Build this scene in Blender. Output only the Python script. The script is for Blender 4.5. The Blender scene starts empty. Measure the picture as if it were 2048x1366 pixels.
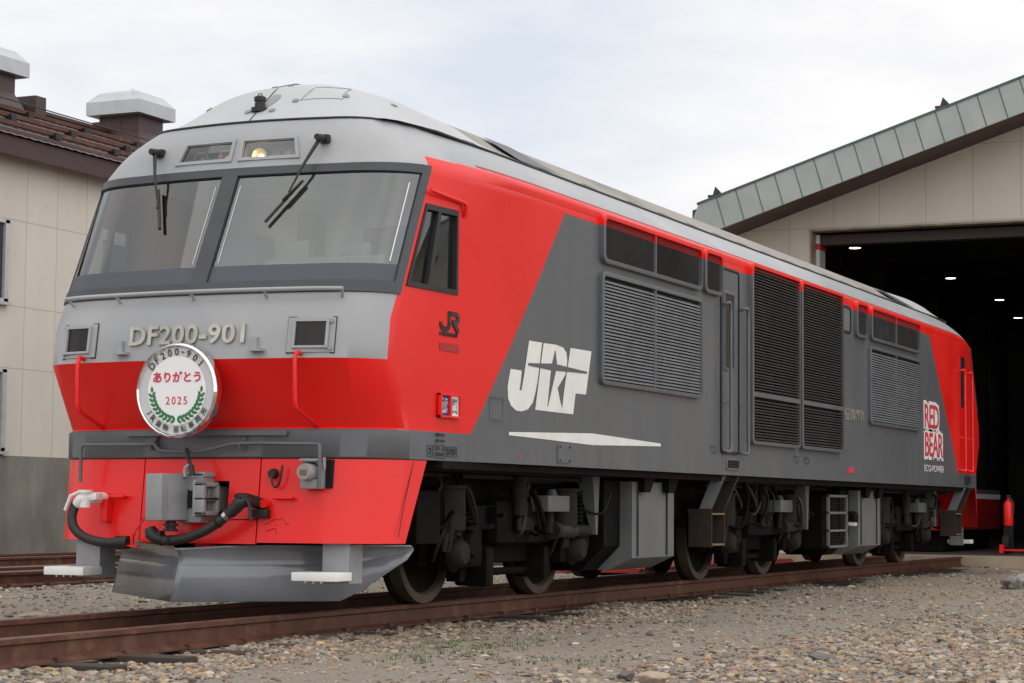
import bpy, math, random
import numpy as np
from mathutils import Vector, Matrix
random.seed(7); RNG = np.random.default_rng(11)
SC = bpy.context.scene; COL = SC.collection
R = math.radians
# ------------------------------------------------------------------ camera
cam = bpy.data.cameras.new('camera'); camo = bpy.data.objects.new('camera', cam); COL.objects.link(camo)
cam.sensor_width = 36; cam.lens = 4187.28/2048*36; cam.clip_start = .1; cam.clip_end = 3000
yaw, pit, rol = -0.42493, 0.07825, 0.00815
fw = Vector((math.sin(yaw)*math.cos(pit), math.cos(yaw)*math.cos(pit), math.sin(pit)))
r0 = Vector((math.cos(yaw), -math.sin(yaw), 0)); u0 = r0.cross(fw)
rr = r0*math.cos(rol)+u0*math.sin(rol); uu = -r0*math.sin(rol)+u0*math.cos(rol)
M = Matrix((rr, uu, -fw)).transposed().to_4x4(); M.translation = Vector((7.748, -12.3916, .736))
camo.matrix_world = M; SC.camera = camo
# ------------------------------------------------------------------ world: overcast sky with a few blue thin spots
W = bpy.data.worlds.new('World'); SC.world = W; W.use_nodes = True
SUN_EL, SUN_AZ = R(52), R(118)      # azimuth measured from +Y towards +X
nt = W.node_tree; nt.nodes.clear()
def nd(t, typ, **kw):
    n = t.nodes.new(typ)
    for k, v in kw.items():
        if k in n.inputs.keys(): n.inputs[k].default_value = v
        else: setattr(n, k, v)
    return n
sky = nd(nt, 'ShaderNodeTexSky', sky_type='NISHITA', sun_disc=False, sun_elevation=SUN_EL, sun_rotation=SUN_AZ)
tc = nd(nt, 'ShaderNodeTexCoord'); mp = nd(nt, 'ShaderNodeMapping'); mp.inputs['Scale'].default_value = (1.6, 1.6, 5.0)
mp.inputs['Location'].default_value = (.3, 1.1, 0)
no = nd(nt, 'ShaderNodeTexNoise', Scale=1.7, Detail=6.0, Roughness=.55)
cr = nd(nt, 'ShaderNodeValToRGB'); cr.color_ramp.elements[0].position = .36; cr.color_ramp.elements[1].position = .58
cr.color_ramp.elements[0].color = (0, 0, 0, 1); cr.color_ramp.elements[1].color = (1, 1, 1, 1)
cl = nd(nt, 'ShaderNodeMixRGB'); cl.inputs[1].default_value = (6.6, 7.1, 7.8, 1); cl.inputs[2].default_value = (9.6, 9.25, 9.05, 1)
bg = nd(nt, 'ShaderNodeBackground', Strength=.1); wo = nd(nt, 'ShaderNodeOutputWorld')
L = nt.links.new
L(tc.outputs['Generated'], mp.inputs[0]); L(mp.outputs[0], no.inputs[0]); L(no.outputs[0], cr.inputs[0])
c2 = nd(nt, 'ShaderNodeMixRGB'); c2.inputs[0].default_value = .92
L(cr.outputs[0], cl.inputs[0]); L(sky.outputs[0], c2.inputs[1]); L(cl.outputs[0], c2.inputs[2]); L(c2.outputs[0], bg.inputs[0]); L(bg.outputs[0], wo.inputs[0])
# ------------------------------------------------------------------ sun (veiled)
sl = bpy.data.lights.new('sun', 'SUN'); sl.energy = 1.5; sl.angle = R(140); sl.color = (1, .96, .9)
so = bpy.data.objects.new('sun', sl); COL.objects.link(so)
sd = Vector((math.sin(SUN_AZ)*math.cos(SUN_EL), math.cos(SUN_AZ)*math.cos(SUN_EL), math.sin(SUN_EL)))
so.rotation_euler = (-sd).to_track_quat('-Z', 'Y').to_euler(); so.location = (20, -20, 40)
SC.view_settings.view_transform = 'Standard'; SC.view_settings.look = 'None'; SC.view_settings.gamma = 1
SC.view_settings.use_curve_mapping = False; SC.view_settings.exposure = 0.2
SC.cycles.max_bounces = 8; SC.cycles.transparent_max_bounces = 16

# ================================================================== materials
def base(name):
    m = bpy.data.materials.new(name); m.use_nodes = True
    t = m.node_tree; return m, t, t.nodes['Principled BSDF']
def mth(t, op, a, b=None, c=None):
    n = t.nodes.new('ShaderNodeMath'); n.operation = op
    for i, v in enumerate((a, b, c)):
        if v is None: continue
        if isinstance(v, (int, float)): n.inputs[i].default_value = v
        else: t.links.new(v, n.inputs[i])
    return n.outputs[0]
def mixc(t, f, a, b, mode='MIX'):
    n = t.nodes.new('ShaderNodeMixRGB'); n.blend_type = mode
    for i, v in enumerate((f, a, b)):
        if isinstance(v, (int, float)): n.inputs[i].default_value = v
        elif isinstance(v, tuple): n.inputs[i].default_value = (*v, 1)[:4]
        else: t.links.new(v, n.inputs[i])
    return n.outputs[0]
def nz(t, scale=5, detail=4, vec=None, stretch=None, rough=.55, col=False):
    n = nd(t, 'ShaderNodeTexNoise', Scale=scale, Detail=detail, Roughness=rough)
    if vec is None:
        vec = nd(t, 'ShaderNodeTexCoord').outputs['Object']
    if stretch:
        m = nd(t, 'ShaderNodeMapping'); m.inputs['Scale'].default_value = stretch
        t.links.new(vec, m.inputs[0]); vec = m.outputs[0]
    t.links.new(vec, n.inputs[0]); return n.outputs[1 if col else 0]
def ramp(t, v, lo, hi, a=0., b=1.):
    n = t.nodes.new('ShaderNodeMapRange'); n.clamp = True
    for i, x in enumerate((lo, hi, a, b)): n.inputs[i+1].default_value = x
    t.links.new(v, n.inputs[0]); return n.outputs[0]
def bump(t, p, h, st=.2, d=.01):
    b = nd(t, 'ShaderNodeBump', Strength=st, Distance=d); t.links.new(h, b.inputs['Height']); t.links.new(b.outputs[0], p.inputs['Normal'])
def simple(name, c, rough=.5, metal=0., var=.15, scale=6, bst=0., bscale=60, c2=None, lo=.45, hi=.7, stretch=None, coat=0.):
    m, t, p = base(name)
    n = nz(t, scale, 5, stretch=stretch)
    dark = tuple(x*(1-var) for x in c); light = tuple(min(1, x*(1+var)) for x in c)
    o = mixc(t, ramp(t, n, .3, .7), dark, light)
    if c2: o = mixc(t, ramp(t, nz(t, scale*.6, 6, stretch=stretch), lo, hi), o, c2)
    t.links.new(o, p.inputs['Base Color'])
    t.links.new(ramp(t, n, .3, .7, rough*.88, min(1, rough*1.12)), p.inputs['Roughness'])
    p.inputs['Metallic'].default_value = metal
    if coat: p.inputs['Coat Weight'].default_value = coat; p.inputs['Coat Roughness'].default_value = .08
    if bst: bump(t, p, nz(t, bscale, 4), bst)
    return m
RED = (.83, .013, .010); DGREY = (.113, .120, .131); LGREY = (.335, .345, .358)
def xyz(t):
    s = nd(t, 'ShaderNodeSeparateXYZ'); t.links.new(nd(t, 'ShaderNodeTexCoord').outputs['Object'], s.inputs[0]); return s.outputs
def livery(name, red, grey, rough, glossbump=.10):
    m, t, p = base(name); X, Y, Z = xyz(t)
    a = mth(t, 'LESS_THAN', Z, 1.236)
    b = mth(t, 'LESS_THAN', Z, 3.005)
    c = mth(t, 'GREATER_THAN', Y, mth(t, 'MULTIPLY_ADD', Z, .875, .93-1.235*.875))
    d = mth(t, 'LESS_THAN', Y, mth(t, 'MULTIPLY_ADD', Z, -.961, 16.477+1.207*.961))
    g = mth(t, 'MAXIMUM', a, mth(t, 'MINIMUM', b, mth(t, 'MINIMUM', c, d)))
    st = nz(t, 1.0, 6, stretch=(6, 6, .5)); cloud = nz(t, .9, 5)
    gr = mixc(t, ramp(t, st, .35, .7), tuple(x*.95 for x in grey), tuple(x*1.06 for x in grey))
    gr = mixc(t, ramp(t, nz(t, 1.6, 6, stretch=(1, 1, .7)), .55, .8, 0, .45), gr, (.17, .165, .16))
    gr = mixc(t, mth(t, 'MULTIPLY', ramp(t, nz(t, 2.0, 7, stretch=(9, 9, .7)),   .52, .74, 0, .38), ramp(t, Z, .9, 2.0, 1, .25)), gr, (.085, .072, .06))
    rd = mixc(t, ramp(t, cloud, .3, .75), tuple(x*.9 for x in red), (red[0], red[1]*1.5, red[2]*1.5))
    t.links.new(mixc(t, g, rd, gr), p.inputs['Base Color'])
    t.links.new(ramp(t, cloud, .3, .7, rough*.75, rough*1.3), p.inputs['Roughness'])
    p.inputs['Coat Weight'].default_value = .08; p.inputs['Coat Roughness'].default_value = .15; p.inputs['Specular IOR Level'].default_value = .30
    bump(t, p, nz(t, 1.7, 0), glossbump, .04)
    return m
MT = {}
MT['paint'] = livery('painted_side', RED, DGREY, .34)
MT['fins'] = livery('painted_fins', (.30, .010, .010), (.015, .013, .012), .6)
MT['light'] = simple('light_grey_paint', LGREY, .38, 0, .06, 1.4, .05, 3, c2=(.46, .465, .47), lo=.5, hi=.8)
MT['roof'] = simple('weathered_roof_paint', (.44, .445, .45), .55, 0, .12, 1.2, c2=(.30, .27, .235), lo=.47, hi=.66)
MT['hood'] = simple('dusty_roof_paint', (.30, .275, .245), .65, 0, .15, 1.5, c2=(.19, .175, .16), lo=.5, hi=.72)
MT['white_roof'] = simple('pale_cover_paint', (.45, .46, .475), .42, 0, .05, 2, .06, 2.5)
MT['red'] = simple('glossy_red_paint', RED, .3, 0, .06, 1.6, .08, 3, coat=.2)
MT['red'].node_tree.nodes['Principled BSDF'].inputs['Specular IOR Level'].default_value = .35
MT['red_down'] = MT['red']
MT['grey'] = simple('dark_grey_paint', DGREY, .4, 0, .12, 3)
MT['grey_line'] = simple('flat_dark_grey_paint', (.10, .106, .117), .5, 0, .05, 3)
MT['mid'] = simple('grey_metal_paint', (.27, .276, .286), .45, 0, .12, 8, .1, 40, c2=(.17, .15, .135), lo=.66, hi=.74)
MT['frame'] = simple('window_frame_paint', (.040, .044, .053), .4, 0, .15, 5)
MT['black'] = simple('black_rubber', (.012, .012, .013), .5, 0, .2, 9)
MT['hose'] = simple('black_hose_rubber', (.02, .019, .018), .55, 0, .25, 20, .3, 80)
MT['void'] = simple('recess_shade_black', (.006, .006, .006), .9, 0, .1)  # near-black that paints in the shade of openings left uncut
MT['grime'] = simple('oily_brown_metal', (.0065, .005, .0042), .75, .1, .35, 7, .3, 30, c2=(.015, .011, .008), lo=.52, hi=.75)
MT['grime2'] = simple('dusty_grey_metal', (.030, .025, .021), .7, .1, .3, 8, .2, 30, c2=(.022, .017, .013), lo=.5, hi=.7)
MT['tank'] = simple('stained_grey_tank_paint', (.135, .142, .145), .5, 0, .14, 3, c2=(.10, .062, .038), lo=.62, hi=.75)
for k_ in ('grime', 'grime2'): MT[k_].node_tree.nodes['Principled BSDF'].inputs['Specular IOR Level'].default_value = .12
MT['tyre'] = simple('dusty_wheel_rim', (.085, .063, .043), .7, .1, .25, 6)
MT['steel'] = simple('polished_steel', (.62, .60, .57), .16, 1, .1, 10)
MT['letter'] = simple('worn_metal_letter', (.46, .44, .39), .38, .7, .25, 6)
MT['chrome'] = simple('chrome', (.8, .8, .8), .07, 1, .03)
MT['white'] = simple('white_paint', (.78, .78, .76), .45, 0, .05)
MT['whiteplate'] = simple('white_plate', (.58, .59, .60), .3, 0, .02)
MT['plateinner'] = simple('bright_white_disc', (.86, .86, .87), .3, 0, .02)
MT['green'] = simple('wreath_green', (.03, .18, .065), .5, 0, .1)
MT['redtext'] = simple('red_lettering', (.62, .03, .07), .5, 0, .05)
MT['blacktext'] = simple('black_lettering', (.02, .02, .02), .5, 0, .05)
MT['tealtext'] = simple('teal_lettering', (.02, .22, .25), .5, 0, .05)
MT['blueplate'] = simple('blue_plate', (.025, .04, .22), .4, 0, .1)
MT['yellow'] = simple('yellow_paint', (.72, .42, .01), .5, 0, .1)
MT['cab'] = simple('cab_lining', (.80, .83, .82), .7, 0, .05)
MT['cabdark'] = simple('cab_dark_trim', (.10, .11, .13), .7, 0, .1)
MT['band'] = simple('dark_tint_band', (.058, .064, .082), .45, 0, .05)
MT['wood'] = simple('worn_wood_tread', (.20, .13, .065), .8, 0, .2, 12)
MT['rustgrey'] = simple('brown_step_metal', (.032, .021, .016), .7, 0, .3, 6, c2=(.05, .047, .044), lo=.6, hi=.7)
MT['rust'] = simple('rusty_rail_steel', (.105, .042, .026), .65, .2, .3, 7, .3, 40, c2=(.20, .10, .06), lo=.55, hi=.75)
MT['railtop'] = simple('dull_rail_head', (.16, .085, .06), .45, .5, .2, 9, c2=(.10, .045, .03), lo=.5, hi=.7)
MT['sleeper'] = simple('weathered_sleeper_wood', (.045, .034, .026), .9, 0, .35, 9, .5, 30, stretch=(1, 8, 8))
MT['concrete'] = simple('stained_concrete', (.235, .222, .19), .9, 0, .2, 2.2, .25, 25, c2=(.15, .142, .118), lo=.44, hi=.66, stretch=(1, 1, .5))
MT['slab'] = simple('tan_concrete_edge', (.36, .29, .21), .9, 0, .15, 3, .3, 20, c2=(.24, .21, .17), lo=.5, hi=.7)
MT['brownroof'] = simple('brown_sheet_roof', (.070, .036, .036), .5, .1, .2, 2, c2=(.115, .05, .034), lo=.56, hi=.74, stretch=(1, .4, 1))
MT['brownfascia'] = simple('dark_brown_fascia', (.052, .021, .020), .5, 0, .1, 2)
MT['vent'] = simple('galvanised_vent_sheet', (.50, .52, .54), .45, .15, .08, 3)
MT['alu'] = simple('aluminium_frame', (.52, .53, .53), .4, .3, .08)
MT['patina'] = simple('pale_green_grey_sheet', (.335, .37, .355), .55, .05, .1, 2.2, .1, 8, c2=(.40, .415, .37), lo=.5, hi=.75)
MT['patinaedge'] = simple('dark_green_trim', (.05, .10, .09), .5, 0, .2)
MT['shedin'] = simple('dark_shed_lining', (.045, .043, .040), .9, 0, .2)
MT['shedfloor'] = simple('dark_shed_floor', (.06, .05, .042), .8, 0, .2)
MT['redmesh'] = simple('red_mesh_panel', (.26, .045, .03), .7, 0, .2)
MT['dred'] = simple('deep_red_paint_and_shadow', (.36, .012, .012), .45, 0, .1)  # deep red paint, also the painted shadow in the cantrail groove
MT['blue'] = simple('dull_blue_machine', (.03, .05, .08), .5, .2, .2)
MT['doortrim'] = simple('weathered_door_trim', (.22, .17, .13), .7, 0, .3, 4, c2=(.12, .085, .06))
MT['rock'] = simple('broken_concrete', (.27, .25, .23), .95, 0, .45, 14, .8, 30, c2=(.12, .115, .11), lo=.5, hi=.6)
MT['bolt'] = simple('cover_bolt', (.25, .26, .27), .5, .3, .1)

def wallmat(name, c, dark, pu, pz, pv, off=0., axis='Y'):
    """painted panel cladding: joint lines and screw heads as a surface pattern"""
    m, t, p = base(name); X, Y, Z = xyz(t); U = Y if axis == 'Y' else X
    u = mth(t, 'FRACT', mth(t, 'DIVIDE', mth(t, 'ADD', U, off), pu))
    ln = mth(t, 'LESS_THAN', mth(t, 'ABSOLUTE', mth(t, 'SUBTRACT', u, .5)), .008/pu)
    zl = None
    for z in pz:
        k = mth(t, 'LESS_THAN', mth(t, 'ABSOLUTE', mth(t, 'SUBTRACT', Z, z)), .008)
        ln = mth(t, 'MAXIMUM', ln, k)
    du = mth(t, 'ABSOLUTE', mth(t, 'SUBTRACT', mth(t, 'FRACT', mth(t, 'MULTIPLY', u, 3)), .5))
    dz = mth(t, 'ABSOLUTE', mth(t, 'SUBTRACT', mth(t, 'FRACT', mth(t, 'DIVIDE', Z, pv)), .5))
    dot = mth(t, 'MINIMUM', mth(t, 'LESS_THAN', du, .014*3/pu/2), mth(t, 'LESS_THAN', dz, .018/pv))
    col = mixc(t, ramp(t, nz(t, .7, 6, stretch=(1, 1, .35)), .35, .7), tuple(x*.9 for x in c), tuple(min(1, x*1.08) for x in c))
    col = mixc(t, mth(t, 'MULTIPLY', mth(t, 'MAXIMUM', ln, dot), .42), col, dark)
    t.links.new(col, p.inputs['Base Color']); p.inputs['Roughness'].default_value = .75
    return m
MT['cream'] = wallmat('cream_panel_cladding', (.65, .605, .535), (.16, .14, .12), .78, (2.78, 3.74, 5.07), .83, .45)
MT['shedwall'] = wallmat('beige_shed_cladding', (.50, .465, .395), (.17, .15, .12), .775, (5.42, 6.68), .62, .53, 'X')

def glass(name, tint, refl, rough=.02, lo=.04):
    m = bpy.data.materials.new(name); m.use_nodes = True; t = m.node_tree; t.nodes.clear()
    tr = nd(t, 'ShaderNodeBsdfTransparent'); tr.inputs[0].default_value = (*tint, 1)
    gl = nd(t, 'ShaderNodeBsdfGlossy', Roughness=rough); gl.inputs[0].default_value = (.92, .96, .95, 1)
    lw = nd(t, 'ShaderNodeLayerWeight', Blend=refl)
    f = ramp(t, lw.outputs['Fresnel'], 0, 1, lo, 1)
    mx = nd(t, 'ShaderNodeMixShader'); o = nd(t, 'ShaderNodeOutputMaterial')
    t.links.new(f, mx.inputs[0]); t.links.new(tr.outputs[0], mx.inputs[1]); t.links.new(gl.outputs[0], mx.inputs[2]); t.links.new(mx.outputs[0], o.inputs[0])
    return m
MT['frosted'] = glass('dusty_shed_glazing', (.40, .42, .41), .3)
MT['glass'] = glass('windscreen_glass', (.93, .96, .95), .42, .03, .085)
MT['lampglass'] = glass('headlamp_glass', (.72, .76, .74), .45)
MT['darkglass'] = glass('side_window_glass', (.22, .24, .24), .42)
m, t, p = base('building_window_glass'); p.inputs['Base Color'].default_value = (.03, .035, .04, 1); p.inputs['Roughness'].default_value = .05; MT['bglass'] = m
m, t, p = base('dark_lens'); p.inputs['Base Color'].default_value = (.02, .012, .012, 1); p.inputs['Roughness'].default_value = .25; p.inputs['Specular IOR Level'].default_value = .3; MT['lens'] = m
def emis(name, c, s):
    m, t, p = base(name); p.inputs['Base Color'].default_value = (*c, 1); p.inputs['Emission Color'].default_value = (*c, 1); p.inputs['Emission Strength'].default_value = s; return m
MT['lamp_on'] = emis('lit_headlamp', (1, .56, .20), 13); MT['lamp_dim'] = emis('dim_headlamp', (1, .55, .22), .55)
MT['ceil_on'] = emis('lit_ceiling_lamp', (1, .93, .78), 6)
MT['lampback'] = simple('lamp_reflector', (.5, .5, .48), .25, .8, .1)
# stones / gravel
m, t, p = base('river_stones')
at = nd(t, 'ShaderNodeAttribute', attribute_name='stone_tone')
t.links.new(mixc(t, ramp(t, nz(t, 45, 4), .35, .7, 0, .5), at.outputs[0], mixc(t, 1.0, at.outputs[0], (.62, .60, .58), 'MULTIPLY')), p.inputs['Base Color'])
p.inputs['Roughness'].default_value = .82; bump(t, p, nz(t, 120, 3), .25, .004); MT['stones'] = m
m, t, p = base('gravel_ground'); X, Y, Z = xyz(t)
f = nz(t, 95, 5, rough=.75); cc = nz(t, 60, 3, col=True)
g = mixc(t, ramp(t, f, .3, .7), (.17, .14, .108), (.42, .365, .295))
g = mixc(t, .16, g, cc, 'OVERLAY')
big = nz(t, .55, 5)
g = mixc(t, ramp(t, big, .45, .72, 0, .6), g, (.33, .30, .26))
sand = mth(t, 'MULTIPLY', ramp(t, Y, 7, 10), mth(t, 'MULTIPLY', ramp(t, X, 1.2, 1.9), ramp(t, nz(t, .8, 4), .42, .58)))
g = mixc(t, mth(t, 'MULTIPLY', sand, .75), g, (.40, .31, .20))
v = nd(t, 'ShaderNodeTexVoronoi', Scale=38); t.links.new(nd(t, 'ShaderNodeTexCoord').outputs['Object'], v.inputs[0])
g = mixc(t, ramp(t, v.outputs[0], .15, .55, 0, .35), g, (.12, .10, .085))
under_shade = mth(t, 'MULTIPLY', ramp(t, mth(t, 'ADD', mth(t, 'ABSOLUTE', X), mth(t, 'MULTIPLY', nz(t, 2.2, 4), .25)), .95, .62), ramp(t, Y, -1.0, .6))  # shade under the locomotive, painted into the ground between the rails
g = mixc(t, mth(t, 'MULTIPLY', under_shade, .93), g, (.010, .008, .007))
g = mixc(t, ramp(t, nz(t, 3.0, 6), .5, .75, 0, .35), g, (.25, .20, .14))
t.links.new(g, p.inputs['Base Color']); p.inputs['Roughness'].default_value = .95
bump(t, p, mth(t, 'ADD', f, v.outputs[0]), .7, .012); MT['ground'] = m
m, t, p = base('grass_blades'); t.links.new(mixc(t, nz(t, 9, 2), (.05, .10, .02), (.12, .19, .05)), p.inputs['Base Color']); p.inputs['Roughness'].default_value = .7; MT['grass'] = m

# ================================================================== mesh helpers
class MB:
    def __init__(s): s.v = []; s.f = []; s.m = []
    def quad(s, a, b, c, d, mi=0):
        n = len(s.v); s.v += [tuple(a), tuple(b), tuple(c), tuple(d)]; s.f.append((n, n+1, n+2, n+3)); s.m.append(mi)
    def poly(s, pts, mi=0):
        n = len(s.v); s.v += [tuple(q) for q in pts]; s.f.append(tuple(range(n, n+len(pts)))); s.m.append(mi)
    def box(s, x0, x1, y0, y1, z0, z1, mi=0):
        n = len(s.v)
        s.v += [(x0, y0, z0), (x1, y0, z0), (x1, y1, z0), (x0, y1, z0), (x0, y0, z1), (x1, y0, z1), (x1, y1, z1), (x0, y1, z1)]
        for q in ((0, 3, 2, 1), (4, 5, 6, 7), (0, 1, 5, 4), (1, 2, 6, 5), (2, 3, 7, 6), (3, 0, 4, 7)):
            s.f.append(tuple(n+i for i in q)); s.m.append(mi)
    def bbox(s, x0, x1, y0, y1, z0, z1, b=.01, mi=0):
        """box with chamfered edges"""
        b = min(b, (x1-x0)/2.01, (y1-y0)/2.01, (z1-z0)/2.01)
        import bmesh
        bm = bmesh.new(); bmesh.ops.create_cube(bm, size=1)
        for q in bm.verts: q.co = ((x0+x1)/2+q.co.x*(x1-x0), (y0+y1)/2+q.co.y*(y1-y0), (z0+z1)/2+q.co.z*(z1-z0))
        bmesh.ops.bevel(bm, geom=bm.edges[:], offset=b, segments=2, affect='EDGES', profile=.6)
        s.bm(bm, mi); bm.free()
    def bm(s, bm, mi=0):
        n = len(s.v); bm.verts.index_update(); s.v += [tuple(q.co) for q in bm.verts]
        for f in bm.faces: s.f.append(tuple(n+q.index for q in f.verts)); s.m.append(mi)
    def prism(s, pts, off, mi=0):
        """extrude polygon pts (3D, planar) by vector off"""
        n = len(s.v); k = len(pts); o = Vector(off)
        s.v += [tuple(q) for q in pts]+[tuple(Vector(q)+o) for q in pts]
        s.f.append(tuple(range(n+k-1, n-1, -1))); s.m.append(mi); s.f.append(tuple(range(n+k, n+2*k))); s.m.append(mi)
        for i in range(k):
            j = (i+1) % k; s.f.append((n+i, n+j, n+k+j, n+k+i)); s.m.append(mi)
    def grid(s, rows, mi=0, close=False, mfun=None, skip=None):
        n = len(s.v); nr = len(rows); nc = len(rows[0])
        for r in rows: s.v += [tuple(q) for q in r]
        for i in range(nr-1):
            for j in range(nc if close else nc-1):
                if skip and skip(i, j): continue
                k = (j+1) % nc
                s.f.append((n+i*nc+j, n+i*nc+k, n+(i+1)*nc+k, n+(i+1)*nc+j)); s.m.append(mfun(i, j) if mfun else mi)
    def tube(s, pts, r, seg=10, mi=0, smooth=0, cap=True):
        pts = [Vector(q) for q in pts]
        if smooth: pts = catmull(pts, smooth)
        rs = r if isinstance(r, list) else [r]*len(pts)
        if len(rs) != len(pts): rs = list(np.interp(np.linspace(0, 1, len(pts)), np.linspace(0, 1, len(rs)), rs))
        rows = []; up = None
        for i, q in enumerate(pts):
            d = (pts[min(i+1, len(pts)-1)]-pts[max(i-1, 0)]).normalized()
            if up is None:
                a = Vector((0, 0, 1)) if abs(d.z) < .9 else Vector((1, 0, 0)); up = d.cross(a).normalized()
            up = (up-d*up.dot(d)).normalized(); w = d.cross(up)
            rows.append([q+(up*math.cos(2*math.pi*k/seg)+w*math.sin(2*math.pi*k/seg))*rs[i] for k in range(seg)])
        n = len(s.v); s.grid(rows, mi, True)
        if cap:
            s.f.append(tuple(range(n+seg-1, n-1, -1))); s.m.append(mi)
            e = n+(len(rows)-1)*seg; s.f.append(tuple(range(e, e+seg))); s.m.append(mi)
    def cyl(s, a, b, r, seg=20, mi=0, r2=None): s.tube([a, b], [r, r if r2 is None else r2], seg, mi)
    def lathe(s, prof, axis, org, seg=32, mi=0, mfun=None):
        """prof: (radius, along) pairs around axis 0/1/2 through org"""
        rows = []
        for (q, a) in prof:
            row = []
            for k in range(seg):
                c, d = q*math.cos(2*math.pi*k/seg), q*math.sin(2*math.pi*k/seg)
                row.append({0: (org[0]+a, org[1]+c, org[2]+d), 1: (org[0]+c, org[1]+a, org[2]+d), 2: (org[0]+c, org[1]+d, org[2]+a)}[axis])
            rows.append(row)
        s.grid(rows, mi, True, mfun)
    def each(s, name, mats, parent=None, smooth=None):
        """one object for every separate piece"""
        par = list(range(len(s.v)))
        def find(i):
            while par[i] != i: par[i] = par[par[i]]; i = par[i]
            return i
        for f in s.f:
            for q in f[1:]: par[find(q)] = find(f[0])
        gr = {}
        for f, mi in zip(s.f, s.m): gr.setdefault(find(f[0]), []).append((f, mi))
        for fs in gr.values():
            b = MB(); mp = {}
            for f, mi in fs:
                for q in f:
                    if q not in mp: mp[q] = len(b.v); b.v.append(s.v[q])
                b.f.append(tuple(mp[q] for q in f)); b.m.append(mi)
            b.build(name, mats, parent, smooth)
    def build(s, name, mats, parent=None, smooth=None, solid=None):
        me = bpy.data.meshes.new(name); me.from_pydata(s.v, [], s.f); me.update()
        for q in (mats if isinstance(mats, (list, tuple)) else [mats]): me.materials.append(MT[q] if isinstance(q, str) else q)
        me.polygons.foreach_set('material_index', s.m)
        if smooth is not None:
            me.polygons.foreach_set('use_smooth', [True]*len(me.polygons)); me.set_sharp_from_angle(angle=R(smooth))
        return link(name, me, parent)
def catmull(p, n):
    out = []
    for i in range(len(p)-1):
        a, b, c, d = p[max(i-1, 0)], p[i], p[i+1], p[min(i+2, len(p)-1)]
        for k in range(n):
            t = k/n; out.append(.5*((2*b)+(c-a)*t+(2*a-5*b+4*c-d)*t*t+(3*b-a-3*c+d)*t**3))
    out.append(p[-1]); return out
def link(name, data, parent=None):
    o = bpy.data.objects.new(name, data); COL.objects.link(o)
    if parent is not None:
        o.parent = parent
        if parent.type == 'EMPTY': o.matrix_parent_inverse = Matrix.Translation(-parent.location)
    return o
def thing(name, label, cat, loc=(0, 0, 0), group=None):
    o = bpy.data.objects.new(name, None); COL.objects.link(o); o.location = loc; o.empty_display_size = .3
    return tag(o, label, cat, group)
def tag(o, label, cat, group=None):
    o['label'] = label; o['category'] = cat
    if group: o['group'] = group
    return o
def struct(o, kind='structure'): o['kind'] = kind; return o
def text(name, s, mapf, box, mat, parent=None, bold=0., depth=.004, keep=False, flat=False, spacing=1.):
    """letters fitted into box=(u0,u1,v0,v1), then mapped to the surface by mapf(u, v, w)"""
    cu = bpy.data.curves.new('t', 'FONT'); cu.body = s; cu.offset = bold; cu.extrude = .5; cu.resolution_u = 3; cu.space_character = spacing
    o = bpy.data.objects.new('t', cu); COL.objects.link(o)
    me = bpy.data.meshes.new_from_object(o.evaluated_get(bpy.context.evaluated_depsgraph_get()))
    bpy.data.objects.remove(o); me.name = name
    v = np.empty(len(me.vertices)*3); me.vertices.foreach_get('co', v); v = v.reshape(-1, 3)
    lo, hi = v.min(0), v.max(0)
    su = (box[1]-box[0])/(hi[0]-lo[0]); sv = (box[3]-box[2])/(hi[1]-lo[1])
    if keep: su = sv
    c = [mapf((box[0]+box[1])/2+(q[0]-(lo[0]+hi[0])/2)*su, (box[2]+box[3])/2+(q[1]-(lo[1]+hi[1])/2)*sv, depth*(1 if q[2] > 0 else -.5)) for q in v]
    me.vertices.foreach_set('co', np.array([tuple(q) for q in c]).ravel()); me.update()
    me.materials.clear(); me.materials.append(MT[mat]); return link(name, me, parent)

# ================================================================== ground
GZ = -.17
def hgt(x, y):
    return .018*np.sin(x*1.9+.7*np.sin(y*.8))*np.sin(y*1.3+1)+.012*np.sin(x*4.3+y*2.1)
xs = np.concatenate([[-900, -300, -100, -50, -25], np.arange(-15, 14.1, .25), [25, 50, 100, 300, 900]])
ys = np.concatenate([[-400, -100, -40, -20], np.arange(-13, 26.1, .25), [35, 60, 120, 300, 900, 1500]])
XX, YY = np.meshgrid(xs, ys); ZZ = GZ+np.where((np.abs(XX) < 14) & (YY < 20) & (YY > -13), hgt(XX, YY), 0)
b = MB(); b.grid([[(XX[i, j], YY[i, j], ZZ[i, j]) for j in range(len(xs))] for i in range(len(ys))])
struct(b.build('ground', 'ground', smooth=80))
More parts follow.
